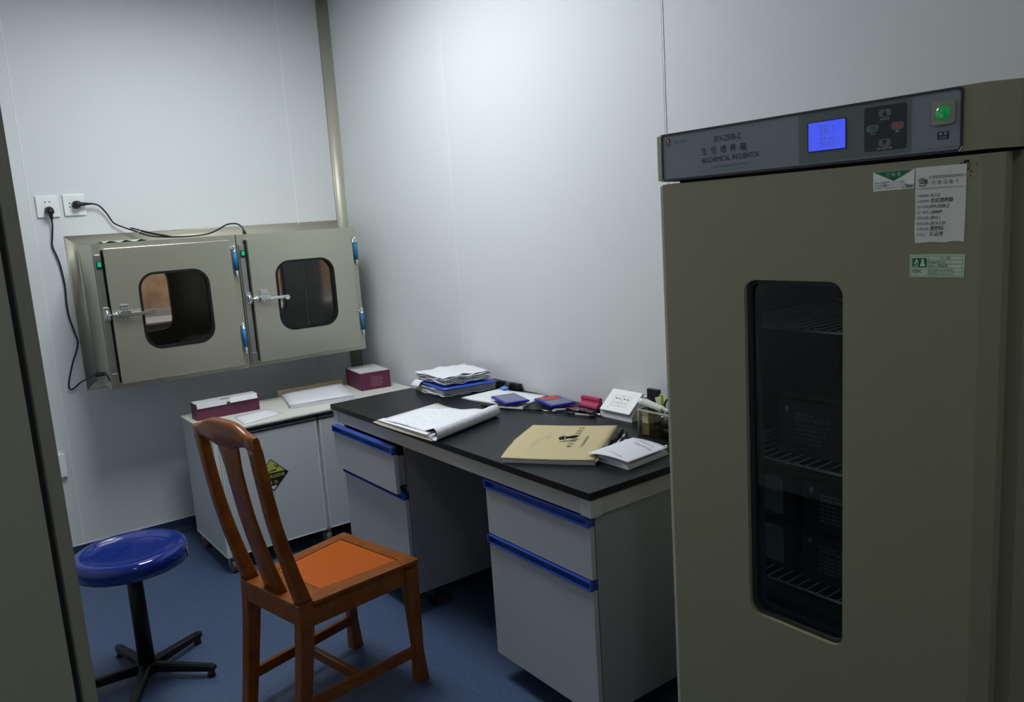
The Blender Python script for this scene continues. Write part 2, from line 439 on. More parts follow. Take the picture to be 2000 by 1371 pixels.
for lo, hi in (((XL - .1, YF - .1, 0), (XL, -0.17, ZC)), ((XL - .1, 0.77, 0), (XL, YA, ZC)), ((XL - .1, -0.17, 2.12), (XL, 0.77, ZC))): wl.box(lo, hi)
struct('wall_left', wl, 'wall')
struct('wall_front', G().box((XL, YF - .1, 0), (XB, YF, ZC)), 'wall')
struct('floor', G().box((XL - 1.2, YF - .1, -.1), (XB + .1, 6.4, 0)), 'floor')
struct('ceiling', G().box((XL - .1, YF - .1, ZC), (XB + .1, YA + .1, ZC + .1)), 'ceil')
# next room glimpsed through the pass boxes
struct('wall_next_room', G().box((-.2, 6.3, 0), (3.4, 6.4, 2.6)).box((-.2, YA + .1, 2.5), (3.4, 6.3, 2.6)).box((-.3, YA + .1, 0), (-.2, 6.4, 2.6)).box((3.4, YA + .1, 0), (3.5, 6.4, 2.6)), 'wall')
# coved skirting
def cove_skirt(name, a, b, nrm):
    a = Vector(a); b = Vector(b); nrm = Vector(nrm); P = [(0.0, 0.07), (0.003, 0.07), (0.003, 0.035)]
    for k in range(7):
        t = math.radians(90 * k / 6); P.append((0.033 - 0.03 * math.cos(t), 0.033 - 0.03 * math.sin(t)))
    P += [(0.033, 0.0), (0, 0)]
    g = G(); g.sweep([[p + nrm * d + Vector((0, 0, z)) for d, z in P] for p in (a, b)], smooth=False)
    o = struct(name, g, 'skirt')
    e = G(); e.sweep([[p + nrm * d + Vector((0, 0, z)) for d, z in ((0, .07), (.004, .07), (.004, .074), (0, .074))] for p in (a, b)], smooth=False)
    obj('edge_strip', e, 'seam', o)
cove_skirt('baseboard_back', (XL, YA, 0), (XB, YA, 0), (0, -1, 0))
cove_skirt('baseboard_right', (XB, YF, 0), (XB, YA, 0), (-1, 0, 0))
cove_skirt('baseboard_left', (XL, 0.77, 0), (XL, YA, 0), (1, 0, 0))
cove_skirt('baseboard_front', (XL, YF, 0), (XB, YF, 0), (0, 1, 0))

# aluminium coving: room corner and around the pass boxes
RC = 0.055
prof = [(0, 0)] + [(0.0, RC)] + [(RC - RC * math.cos(math.radians(a)) , RC - RC * math.sin(math.radians(a))) for a in range(10, 90, 10)] + [(RC, 0)]
cg = G(); cg.sweep([[(XB - a, YA - b, z) for a, b in prof] for z in (0, ZC)])
for f in cg.bm.faces:
    if len(f.verts) > 4: f.smooth = False
struct('trim_1', cg, 'alu')
RB = 0.05
cp = [(0.0, 0.0)] + [(RB - RB * math.sin(math.radians(a)), RB - RB * math.cos(math.radians(a))) for a in range(0, 91, 9)]   # (d outwards, h off the wall)
cp = [(0, 0), (RB, 0)] + [(RB - RB * math.sin(math.radians(a)), RB - RB * math.cos(math.radians(a))) for a in range(9, 91, 9)]
rings = []
rings.append([(2.165, YA - h, OZ0 - d) for d, h in cp]); rings.append([(OX0 - d, YA - h, OZ0 - d) for d, h in cp])
tg = G()
tg.sweep([rings[0], rings[1]]); tg.sweep([rings[1], [(OX0 - d, YA - h, OZ1 + d) for d, h in cp]]); tg.sweep([[(OX0 - d, YA - h, OZ1 + d) for d, h in cp], [(2.165, YA - h, OZ1 + d) for d, h in cp]])
for f in tg.bm.faces:
    if len(f.verts) > 4: f.smooth = False
struct('trim_2', tg, 'alu')

# ------------------------------------------------------------------ ceiling lights
def ceiling_light(cx, cy, label, lx=.6, ly=1.2):
    t = thing('ceiling_light', label, 'ceiling light', (cx, cy, ZC - .06), 'ceiling lights of the room')
    g = G(); z0, z1 = ZC - .06, ZC
    for lo, hi in (((cx - lx / 2 - .03, cy - ly / 2 - .03, z0), (cx - lx / 2, cy + ly / 2 + .03, z1)), ((cx + lx / 2, cy - ly / 2 - .03, z0), (cx + lx / 2 + .03, cy + ly / 2 + .03, z1)),
                   ((cx - lx / 2, cy - ly / 2 - .03, z0), (cx + lx / 2, cy - ly / 2, z1)), ((cx - lx / 2, cy + ly / 2, z0), (cx + lx / 2, cy + ly / 2 + .03, z1))): g.box(lo, hi, .004)
    obj('frame', g, 'lampmetal', t)
    obj('diffuser', G().box((cx - lx / 2, cy - ly / 2, z0 + .01), (cx + lx / 2, cy + ly / 2, z0 + .018)), 'lamp', t)
ceiling_light(1.12, 3.05, 'white framed fluorescent ceiling panel above the chair and desk', .60, 1.2)
ceiling_light(.25, -.45, 'smaller fill panel added by the open door, behind the viewpoint', .28, .40)  # unseen fill added to brighten the door leaf and incubator front

# next room: brown board, sill, unseen lamp added to light them
t = thing('display_board', 'rough brown board seen through both pass box windows', 'board', (1.6, 5.74, 0))
obj('panel', G().box((0.2, 5.74, 0.0), (3.2, 5.79, 2.3)), 'brown', t)
t = thing('counter', 'grey counter seen through the left pass box, in front of the brown board', 'counter', (1.6, 5.75, 0))
obj('body', G().box((0.2, 5.30, 0), (3.2, 5.48, 1.13)).box((0.2, 5.705, 1.15), (3.2, 5.722, 1.205)), 'sill', t)
obj('counter_top', G().box((0.2, 5.29, 1.13), (3.2, 5.722, 1.15), .006), 'cap', t)
t = thing('ceiling_light', 'unseen warm lamp added to light the room behind the pass boxes', 'ceiling light', (1.6, 5.2, 2.44))
obj('frame', G().box((1.2, 5.05, 2.46), (2.0, 5.35, 2.5)), 'lampmetal', t)
obj('diffuser', G().box((1.22, 5.07, 2.45), (1.98, 5.33, 2.46)), 'addedlamp', t)

# ------------------------------------------------------------------ open door at the near left
dl = Vector((-0.985, -0.172, 0)).normalized(); dn = Vector((dl.y, -dl.x, 0))   # along the leaf; towards the camera side
if dn.y > 0: dn = -dn
E0 = Vector((0.096, 0.985, 0))
def dp(a, b, z): return E0 + dl * a + dn * b + Vector((0, 0, z))
def dbox(g, a0, a1, b0, b1, z0, z1, bev=0.0):
    R = Matrix((dl, dn, Vector((0, 0, 1)))).transposed()
    g.obox(dp((a0 + a1) / 2, (b0 + b1) / 2, (z0 + z1) / 2), (a1 - a0, abs(b1 - b0), z1 - z0), R, bev); return g
g = G(); dbox(g, .020, .90, 0.0, -.045, .01, 2.1)
door = struct('door_1', g, 'doorpaint')
obj('edge_profile', dbox(G(), -.002, .014, .004, -.049, .01, 2.1, .004), 'dooredge', door)
obj('edge_groove', dbox(G(), .014, .020, -.006, -.040, .01, 2.1), 'gap', door)
hg = G(); 
obj('door_handle', dbox(G(), .045 + .1, .26, .045, .035, 1.0, 1.02, .004).cyl(dp(.155, 0, 1.01), dp(.155, .04, 1.01), .009), 'chrome', door)
g = G()
for lo, hi in (((XL - .11, -.20, 0), (XL + .01, -.15, 2.15)), ((XL - .11, .75, 0), (XL + .01, .80, 2.15)), ((XL - .11, -.15, 2.10), (XL + .01, .75, 2.15))): g.box(lo, hi, .004)
struct('trim_3', g, 'doorpaint')
struct('wall_corridor', G().box((XL - 1.2, YF, 0), (XL - 1.1, 2.0, ZC)).box((XL - 1.1, YF - .1, 0), (XL - .1, YF, ZC)).box((XL - 1.1, 1.9, 0), (XL - .1, 2.0, ZC)).box((XL - 1.2, YF - .1, ZC), (XL - .1, 2.0, ZC + .1)), 'wall')

# ------------------------------------------------------------------ pass boxes
def make_pass_box(x0, label):
    t = thing('pass_box', label, 'pass box', (x0 + .3425, 4.28, .94), 'stainless steel pass boxes in the far wall')
    y0, y1 = 4.28, 5.02; x1 = x0 + .6855; z0, z1 = .94, 1.65
    g = G()
    g.box((x0, y0, z0), (x0 + .035, y1, z1)); g.box((x1 - .045, y0, z0), (x1, y1, z1)); g.box((x0 + .035, y0, z0), (x1 - .045, y1, z0 + .04)); g.box((x0 + .035, y0, z1 - .04), (x1 - .045, y1, z1))
    obj('casing', g, 'steel', t)
    g = G(); a0, a1, b0, b1 = x0 + .036, x1 - .046, z0 + .041, z1 - .041
    g.box((a0, y0 + .001, b0), (a0 + .003, y1, b1)); g.box((a1 - .003, y0 + .001, b0), (a1, y1, b1)); g.box((a0, y0 + .001, b0), (a1, y1, b0 + .003)); g.box((a0, y0 + .001, b1 - .003), (a1, y1, b1))
    obj('lining', g, 'steelin', t)
    # front door
    dx0, dx1, dz0, dz1 = x0 + .042, x0 + .642, .966, 1.625
    wx0, wx1, wz0, wz1 = x0 + .180, x0 + .510, 1.12, 1.49
    mp = lambda u, v, d: (u, d, v)
    g = frame_plate(G(), mp, (dx0, dz0, dx1, dz1, .006), (wx0, wz0, wx1, wz1, .075), 4.238, 4.266)
    d = obj('door', g, 'steel', t)
    bv = d.modifiers.new('edge', 'BEVEL'); bv.width = .0025; bv.segments = 2; bv.limit_method = 'ANGLE'
    g = frame_plate(G(), mp, (dx0 - .007, dz0 + .006, dx1 - .004, dz1 - .006, .006), (wx0 - .03, wz0 - .03, wx1 + .03, wz1 + .03, .09), 4.266, 4.2795)
    obj('door_seal', g, 'rubber', t)  # black seal frame, also darkens the door gap to a shadow line
    g = frame_plate(G(), mp, (wx0 - .006, wz0 - .006, wx1 + .006, wz1 + .006, .081), (wx0 + .006, wz0 + .006, wx1 - .006, wz1 - .006, .069), 4.236, 4.279)
    obj('window_seal', g, 'rubber', d)
    g = G().poly([(u, 4.252, v) for u, v in rrect(wx0, wz0, wx1, wz1, .075)], (0, .006, 0)); obj('window_glass', g, 'boxglass', d)
    # far door
    g = frame_plate(G(), mp, (x0 + .018, .960, x1 - .025, 1.630, .006), (wx0, wz0, wx1, wz1, .075), 5.0205, 5.045)
    d2 = obj('far_door', g, 'steelin', t)
    g = frame_plate(G(), mp, (wx0 - .006, wz0 - .006, wx1 + .006, wz1 + .006, .081), (wx0 + .006, wz0 + .006, wx1 - .006, wz1 - .006, .069), 5.014, 5.05)
    obj('window_seal', g, 'rubber', d2)
    obj('window_glass', G().poly([(u, 5.030, v) for u, v in rrect(wx0, wz0, wx1, wz1, .075)], (0, .006, 0)), 'boxglass', d2)
    # interlock strip and switch
    s = obj('interlock_cover', G().box((x0 + .004, 4.262, .955), (x0 + .033, 4.2795, 1.598), .002), 'steelv', t, 'upright brushed steel strip left of the door')
    obj('end_piece', G().box((x0 + .003, 4.256, .950), (x0 + .034, 4.2615, 1.02), .001), 'steelv', s)
    obj('switch', G().box((x0 + .008, 4.256, 1.528), (x0 + .031, 4.262, 1.566), .001), 'black', s)
    obj('switch_light', G().box((x0 + .0115, 4.253, 1.540), (x0 + .0285, 4.2565, 1.562), .0015), 'greenled', s, 'lit green rocker')
    # toggle latch
    l = obj('latch', G().box((x0 + .008, 4.250, 1.280), (x0 + .036, 4.262, 1.345), .003).box((x0 + .012, 4.232, 1.318), (x0 + .034, 4.252, 1.326), .002).box((x0 + .012, 4.232, 1.292), (x0 + .034, 4.252, 1.300), .002).cyl((x0 + .02, 4.236, 1.285), (x0 + .02, 4.236, 1.333), .006), 'chrome', t, 'chrome toggle latch')
    g = G().cyl((x0 + .024, 4.226, 1.309), (x0 + .075, 4.222, 1.308), .0055).cyl((x0 + .05, 4.224, 1.309), (x0 + .066, 4.223, 1.308), .011, seg=6)
    g.box((x0 + .078, 4.228, 1.284), (x0 + .116, 4.2395, 1.352), .002)
    g.box((x0 + .070, 4.206, 1.295), (x0 + .124, 4.228, 1.323), .003)
    g.box((x0 + .082, 4.214, 1.330), (x0 + .122, 4.230, 1.336), .001)
    obj('clamp_body', g, 'chrome', l)
    g = G().obox((x0 + .165, 4.212, 1.303), (.095, .010, .018), Matrix.Rotation(.04, 3, 'Z'), .003).cyl((x0 + .215, 4.200, 1.300), (x0 + .215, 4.218, 1.300), .013)
    obj('lever', g, 'chrome', l)
    for q in (.088, .106):
        for zz in (1.290, 1.346): obj('screw', G().cyl((x0 + q, 4.2260, zz), (x0 + q, 4.229, zz), .003, seg=10), 'castermetal', l)
    # hinges
    for zc in (1.513, 1.105):
        h = obj('hinge', G().cyl((x0 + .665, 4.250, zc - .074), (x0 + .665, 4.250, zc + .074), .010).ball((x0 + .665, 4.250, zc + .074), .010).ball((x0 + .665, 4.250, zc - .074), .010).box((x0 + .652, 4.254, zc - .07), (x0 + .678, 4.281, zc + .07), .001), 'chrome', t)
        obj('protective_film', G().cyl((x0 + .665, 4.250, zc - .048), (x0 + .665, 4.250, zc + .052), .0112), 'film', h, 'blue protective film wrapped round the hinge')
    return t
make_pass_box(.70, 'left stainless steel pass box with brown view through its round-cornered window')
make_pass_box(1.3905, 'right stainless steel pass box beside the corner, dark window')
# small label scraps lying on top of the left box
g = G().grid(lambda u, v: (.76 + u * .20, 4.30 + v * .16, 1.6515 + .010 * math.sin(u * 9 + v * 3) ** 2 * (1 - v * .3)), 18, 8, .0008)
tag(obj('plastic_wrapping', g, mat('wrapping_green_white', (.55, .66, .56), .3, noise=.35, nscale=30)), 'crumpled pale green wrapping lying on top of the left pass box', 'wrapping')

# ------------------------------------------------------------------ wall sockets, plugs and cables
def wall_socket(x0, z0, label, turned=False, w=.1, h=.108):
    t = thing('wall_socket', label, 'socket', (x0 + w / 2, YA, z0), 'white socket plates on the far wall')
    obj('face_plate', G().box((x0, YA - .011, z0), (x0 + w, YA - .0005, z0 + h), .003), 'socket', t)
    cx, cz = x0 + w / 2, z0 + h / 2
    hole = lambda g: obj('pin_hole', g, 'black', t)
    if not turned:
        for dx in (-.009, .011): hole(G().cyl((cx + dx, YA - .0116, cz + .022), (cx + dx, YA - .0105, cz + .022), .0035, seg=12))
        for a in (-1, 1): hole(G().obox((cx + a * .012, YA - .0113, cz - .012), (.003, .001, .011), Matrix.Rotation(a * .5, 3, 'Y')))
    else:
        for dz in (-.010, .008): hole(G().cyl((cx - .022, YA - .0116, cz + dz), (cx - .022, YA - .0105, cz + dz), .0035, seg=12))
        for a in (-1, 1): hole(G().obox((cx + .012, YA - .0113, cz + a * .012), (.011, .001, .003), Matrix.Rotation(a * .5, 3, 'Y')))
    return t
wall_socket(.549, 1.799, 'left socket plate of the pair, its black plug pointing down')
wall_socket(.671, 1.802, 'right socket plate of the pair, mounted sideways with a black plug to the right', True)
t = thing('wall_socket', 'white socket box low on the far wall beside the open door edge', 'socket', (.45, YA, .46))
obj('face_plate', G().box((.40, YA - .028, .462), (.497, YA - .0005, .585), .004), 'socket', t)
for hx in (.43, .45): obj('pin_hole', G().box((hx, YA - .0285, .51), (hx + .003, YA - .0275, .525)), 'black', t)

t = thing('power_cable', 'black power cable hanging from the left socket down to the left pass box side', 'cable', (.60, YA - .03, .91))
g = G().cyl((.603, YA - .012, 1.833), (.603, YA - .050, 1.828), .021, .017).ball((.603, YA - .046, 1.826), .018).cyl((.603, YA - .040, 1.822), (.606, YA - .030, 1.788), .012, .006)
obj('plug', g, 'black', t)
zs = [(.606, .030, 1.790), (.605, .020, 1.75), (.598, .015, 1.70), (.592, .012, 1.655), (.605, .012, 1.60), (.614, .012, 1.55), (.620, .012, 1.45), (.615, .012, 1.36), (.618, .012, 1.28), (.634, .014, 1.19), (.638, .016, 1.15), (.622, .016, 1.10), (.600, .015, 1.05), (.574, .015, .97), (.566, .015, .93), (.572, .015, .912), (.59, .018, .918), (.62, .04, .945)]
P = [(x, YA - dy, z) for x, dy, z in zs] + [(.655, 4.58, .975), (.675, 4.50, .995)]
obj('cord', G().tube(P, .0042, 8, 5), 'black', t)
obj('cable_gland', G().cyl((.665, 4.53, .99), (.6995, 4.42, 1.005), .008, .010).ball((.68, 4.48, .997), .012, (1.6, 1, 1)), 'black', t)
obj('cord_end', G().tube([(.690, 4.44, 1.005), (.6965, 4.40, 1.008), (.6965, 4.34, 1.000), (.6965, 4.295, .985)], .004, 8, 5), 'black', t)
t = thing('power_cable', 'black power cable running from the right socket over the pass box tops', 'cable', (1.1, YA - .03, 1.66))
g = G().cyl((.728, YA - .012, 1.856), (.728, YA - .050, 1.856), .021, .018).ball((.730, YA - .046, 1.856), .019).cyl((.735, YA - .042, 1.856), (.775, YA - .038, 1.857), .013, .007).cyl((.772, YA - .038, 1.857), (.800, YA - .036, 1.857), .0065, .005)
obj('plug', g, 'black', t)
P = [(.800, YA - .036, 1.857), (.830, YA - .03, 1.846), (.862, YA - .025, 1.806), (.888, YA - .025, 1.756), (.93, YA - .03, 1.730), (.975, YA - .05, 1.708), (1.04, 4.60, 1.675), (1.12, 4.52, 1.662), (1.20, 4.47, 1.659), (1.29, 4.44, 1.664), (1.34, 4.41, 1.682), (1.385, 4.38, 1.707), (1.425, 4.35, 1.708), (1.445, 4.33, 1.690), (1.450, 4.32, 1.668)]
obj('cord', G().tube(P, .0042, 8, 6), 'black', t)
P = [(1.13, 4.53, 1.664), (1.06, 4.58, 1.685), (.99, 4.63, 1.712), (.965, 4.655, 1.722), (.985, 4.655, 1.716), (1.04, 4.61, 1.690), (1.11, 4.55, 1.668)]
obj('cord_loop', G().tube(P, .0038, 8, 6), 'black', t)
obj('cable_tie', G().tube([(.995, 4.62, 1.720), (1.0, 4.615, 1.700), (.97, 4.64, 1.690)], .0015, 6, 4), 'inkwhite', t)
obj('cable_end', G().cyl((1.450, 4.32, 1.672), (1.452, 4.315, 1.651), .007, .010), 'black', t)

# ------------------------------------------------------------------ white cabinet on casters
CX0, CX1, CY0, CY1, CZ0, CZ1 = 1.03, 2.19, 3.87, 4.40, .085, .725
t = thing('storage_cabinet', 'low white two-door cabinet on casters below the pass boxes', 'cabinet', ((CX0 + CX1) / 2, (CY0 + CY1) / 2, 0))
g = G().box((CX0, CY0 + .022, CZ0), (CX1, CY1, CZ1 - .012), .002)
obj('body', g, 'cab', t)
obj('corner_trim', G().box((CX0 - .001, CY0, CZ0 - .002), (CX0 + .022, CY0 + .022, CZ1 - .012), .003).box((CX0 - .002, CY0 + .02, CZ0 - .004), (CX0 + .006, CY1, CZ0 + .008), .002), 'cabtrim', t)
obj('cabinet_top', G().box((CX0 - .008, CY0 - .008, CZ1 - .012), (CX1, CY1 + .003, CZ1), .003), 'cabtop', t)
for i, (a, b) in enumerate(((CX0 + .024, 1.552), (1.572, CX1 - .004))):
    d = obj('door', G().box((a, CY0, CZ0 + .004), (b, CY0 + .02, .682), .0025), 'cab', t)
    e = G()
    e.box((a - .001, CY0 - .002, CZ0), (b + .001, CY0 + .021, CZ0 + .006), .001).box((b - .006, CY0 - .002, CZ0), (b + .001, CY0 + .021, .684), .001).box((a - .001, CY0 - .002, CZ0), (a + .005, CY0 + .021, .684), .001)
    obj('door_edging', e, 'cabtrim', d)
    h = G(); h.sweep([[(x, CY0 + .018, .712), (x, CY0 - .001, .712), (x, CY0 - .005, .706), (x, CY0 + .003, .697), (x, CY0 - .006, .688), (x, CY0 - .004, .681), (x, CY0 + .018, .681)] for x in (a - .006, b + .006)], smooth=False)
    obj('door_handle', h, 'cabhandle', d, 'black recessed strip handle')
def caster(x, y):
    c = obj('caster', G().box((x - .018, y - .02, .070), (x + .018, y + .02, .086), .003).box((x - .020, y - .014, .030), (x - .016, y + .022, .074)).box((x + .016, y - .014, .030), (x + .020, y + .022, .074)), 'castermetal', t)
    obj('wheel', G().cyl((x - .014, y, .034), (x + .014, y, .034), .034, seg=28).cyl((x - .022, y, .034), (x + .022, y, .034), .010), 'caster', c)
for x in (CX0 + .032, 1.56, CX1 - .05):
    for y in (CY0 + .028, CY1 - .05): caster(x, y)
# corrosive sign (a sticker on the door)
sc, sz, hw = 1.296, .447, .084
s = obj('warning_sign', G().poly([(sc, CY0 - .0012, sz + hw), (sc - hw, CY0 - .0012, sz), (sc, CY0 - .0012, sz - hw), (sc + hw, CY0 - .0012, sz)], (0, .0008, 0)), 'black', t, 'diamond corrosive warning sign, yellow over black')
k = hw * .93
obj('yellow_field', G().poly([(sc, CY0 - .0018, sz + k), (sc - k + .012, CY0 - .0018, sz + .012), (sc + k - .012, CY0 - .0018, sz + .012)], (0, .0004, 0)), 'yellow', s)
g = text_into(G(), 'CORROSIVE', .0245, (sc, CY0 - .0022, sz - .014), (1, 0, 0), (0, 0, 1), .92, 1.05, 'CENTER', bold=.0004)
text_into(g, '腐 蚀', .021, (sc, CY0 - .0022, sz - .046), (1, 0, 0), (0, 0, 1), 1, 1, 'CENTER')
obj('lettering', g, 'yellow', s)
g = G().poly([(sc - .018, CY0 - .0020, sz - .056), (sc + .018, CY0 - .0020, sz - .056), (sc, CY0 - .0020, sz - .076)], (0, .0004, 0))
obj('number_field', g, 'label', s)
g = G().box((sc - .045, CY0 - .0022, sz + .018), (sc - .010, CY0 - .0018, sz + .023)).obox((sc + .022, CY0 - .002, sz + .045), (.022, .0006, .005), Matrix.Rotation(.5, 3, 'Y')).obox((sc + .028, CY0 - .002, sz + .037), (.016, .0006, .004), Matrix.Rotation(-.7, 3, 'Y')).obox((sc - .03, CY0 - .002, sz + .042), (.024, .0006, .006), Matrix.Rotation(-.4, 3, 'Y')).box((sc - .034, CY0 - .0022, sz + .024), (sc - .022, CY0 - .0018, sz + .034)).box((sc - .006, CY0 - .0022, sz + .02), (sc + .022, CY0 - .0018, sz + .027))
text_into(g, '8', .016, (sc, CY0 - .0026, sz - .070), (1, 0, 0), (0, 0, 1), 1, 1, 'CENTER')
obj('pictogram', g, 'ink', s)

# cartons and papers on the cabinet
def zrot(a): return Matrix.Rotation(a, 3, 'Z')
def carton(name_label, c, dims, a, zb, flaps):
    t = thing('glove_box', name_label, 'carton', (c[0], c[1], zb), 'maroon glove cartons on the cabinet')
    R = zrot(a); L, Dp, Hh = dims
    P = lambda x, y, z: Vector((c[0], c[1], zb)) + R @ Vector((x, y, z))
    obj('box_body', G().obox(P(0, 0, Hh / 2), (L, Dp, Hh), R, .002), 'maroon', t)
    g = G().obox(P(0, .002, Hh + .0012), (L - .004, Dp - .008, .002), R)
    lid = obj('box_top', g, 'cartonwhite', t, 'white top of the carton')
    if flaps:
        f = G().obox(P(-L * .25, -Dp / 2 - .003, Hh - .010), (L * .46, .002, .028), R @ Matrix.Rotation(-.25, 3, 'X'), .0008)
        f.obox(P(L * .25, -Dp / 2 - .006, Hh - .006), (L * .44, .002, .030), R @ Matrix.Rotation(-.55, 3, 'X'), .0008)
        f.obox(P(0, -Dp / 2 - .001, Hh - .004), (L * .2, .0016, .018), R @ Matrix.Rotation(-.1, 3, 'X'))
        obj('open_flaps', f, 'cartonwhite', t, 'white folded flaps')
        obj('dispensing_slot', G().obox(P(0, -Dp / 2 + .02, Hh + .003), (L * .18, .012, .001), R), 'black', t)
    return t, R, P
t, R, P = carton('open maroon glove carton with white flaps at the left end of the cabinet', (1.213, 4.225), (.325, .095, .085), -.02, .725, True)
g = G()
for i, s_ in enumerate(('医用检查手套 一次性使用', '灭菌乳胶手套', '50只')):
    text_into(g, s_, .0095 - i * .001, P(0, -.0432, .047 - .012 * i), R @ Vector((1, 0, 0)), (0, 0, 1), 1, 1, 'CENTER')
obj('lettering', g, 'maroonink', t)
t, R, P = carton('maroon glove carton in the right corner of the cabinet beside the wall', (2.050, 4.240), (.180, .26, .10), -.12, .725, False)
g = G()
for i, s_ in enumerate(('医用检查手套', '一次性使用 灭菌', '规格 中号 50只', '生产日期 见盒底', '有效期 两年')):
    text_into(g, s_, .0105, P(0.005, -.1315, .066 - .012 * i), R @ Vector((1, 0, 0)), (0, 0, 1), 1, 1, 'CENTER')
obj('lettering', g, 'maroonink', t)
g = G(); text_into(g, '医 用 手 套', .022, P(0, .05, .1035), R @ Vector((1, 0, 0)), R @ Vector((0, 1, 0)), 1, 1, 'CENTER'); obj('top_lettering', g, 'inkgrey', t)

def paper_stack(name, label, cat, quad, z, n, th, jit, material='paper', group=None):
    """loose stack of sheets with quad corners; one mesh per stack"""
    g = G(); Q = [Vector((x, y, 0)) for x, y in quad]
    for i in range(n):
        off = [Vector((random.uniform(-jit, jit), random.uniform(-jit, jit), 0)) for _ in range(4)]
        C4 = [q + o for q, o in zip(Q, off)]
        zz = z + i * th
        ph = random.uniform(0, 6)
        def fn(u, v, C4=C4, zz=zz, ph=ph):
            p = (C4[0] * (1 - u) + C4[1] * u) * (1 - v) + (C4[3] * (1 - u) + C4[2] * u) * v
            p.z = zz + th * .85 + .0006 * math.sin(5 * u + ph); return p
        g.grid(fn, 6, 6, th * .8)
    return tag(obj(name, g, material), label, cat, group)
paper_stack('paper_stack', 'stack of white sheets in the middle of the cabinet top', 'papers', [(1.485, 4.03), (1.825, 3.965), (1.925, 4.36), (1.575, 4.385)], .7255, 7, .0035, .004)
paper_stack('loose_sheet', 'thin white sheets lying in front of the left maroon carton', 'papers', [(1.19, 3.885), (1.425, 3.985), (1.40, 4.14), (1.22, 4.10)], .7255, 2, .0012, .006)
g = G().box((1.56, 4.392, .7255), (1.955, 4.397, .762))
tag(obj('folder_back', g, 'kraft'), 'tan folder edge standing behind the white sheets on the cabinet', 'folder')

# ------------------------------------------------------------------ black workbench
WX0, WX1, WY0, WY1 = 1.47, 2.215, 1.671, 3.468
t = thing('workbench_top', 'long black worktop with grey steel apron along the right wall', 'worktop', ((WX0 + WX1) / 2, (WY0 + WY1) / 2, .757))
obj('worktop', G().box((WX0, WY0, .816), (WX1, WY1, .84), .003, 3), 'top', t)
g = G().box((WX0 + .012, WY0 + .055, .760), (WX0 + .045, WY1 - .055, .8155)).box((WX0 + .045, WY0 + .012, .760), (WX1 - .01, WY0 + .045, .8155)).box((WX0 + .045, WY1 - .045, .760), (WX1 - .01, WY1 - .012, .8155)).box((WX1 - .045, WY0 + .045, .760), (WX1 - .01, WY1 - .045, .8155))
obj('apron', g, 'apron', t)
for ya, yb in ((WY0 + .008, WY0 + .055), (WY1 - .055, WY1 - .008)):
    obj('corner_cap', G().box((WX0 + .008, ya, .757), (WX0 + .052, yb, .8155), .003), 'cap', t)

def strip_handle(g, x, y0, y1, z0, z1):
    """blue channel handle: hollow front"""
    th = .004
    g.box((x, y0, z1 - th), (x + .028, y1, z1), .0012).box((x, y0, z0), (x + .028, y1, z0 + th), .0012).box((x + .020, y0, z0 + th), (x + .028, y1, z1 - th))
    g.box((x, y0, z0), (x + .028, y0 + .008, z1), .001).box((x, y1 - .008, z0), (x + .028, y1, z1), .001)
    return g
def pedestal(y0, y1, label, pull):
    t = thing('bench_pedestal', label, 'pedestal cabinet', ((1.50 + 2.18) / 2, (y0 + y1) / 2, 0), 'grey pedestals under the black worktop')
    x0 = 1.512; x1 = 2.16
    g = G()
    g.box((x0, y0, .095), (x1, y0 + .018, .7565)).box((x0, y1 - .018, .095), (x1, y1, .7565)).box((x0, y0 + .018, .095), (x1, y1 - .018, .113)).box((x1 - .018, y0 + .018, .113), (x1, y1 - .018, .7565)).box((x0 + .01, y0 + .018, .545), (x1, y1 - .018, .560))
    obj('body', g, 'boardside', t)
    for ya in (y0, y1 - .018): obj('edge_band', G().box((x0 - .0012, ya, .095), (x0, ya + .018, .7565)), 'edging', t)
    for a in (y0 + .05, y1 - .05):
        for b in (x0 + .10, x1 - .06): obj('foot', G().cyl((b, a, 0), (b, a, .095), .02, .024), 'black', t)
    obj('plinth', G().box((x0 + .16, y0 + .02, .005), (x0 + .175, y1 - .02, .095)), 'black', t)
    dx = -pull
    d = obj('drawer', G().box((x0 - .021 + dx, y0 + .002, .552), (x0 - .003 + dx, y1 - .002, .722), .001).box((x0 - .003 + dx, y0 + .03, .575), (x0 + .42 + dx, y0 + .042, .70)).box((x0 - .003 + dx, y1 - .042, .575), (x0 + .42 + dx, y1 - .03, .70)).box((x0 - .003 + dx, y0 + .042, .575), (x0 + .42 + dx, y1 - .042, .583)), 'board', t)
    obj('drawer_handle', strip_handle(G(), x0 - .030 + dx, y0 + .001, y1 - .001, .721, .752), 'handle', d, 'blue strip handle')
    c = obj('door', G().box((x0 - .021, y0 + .002, .095), (x0 - .003, y1 - .002, .520), .001), 'board', t)
    obj('door_handle', strip_handle(G(), x0 - .030, y0 + .001, y1 - .001, .519, .549), 'handle', c, 'blue strip handle')
    return t
pedestal(1.700, 2.243, 'grey pedestal beside the incubator, drawer closed, blue strip handles', 0)
pedestal(2.845, 3.425, 'grey pedestal behind the wooden chair, top drawer pulled slightly open', .035)

# ------------------------------------------------------------------ things on the workbench
ZT = .8403
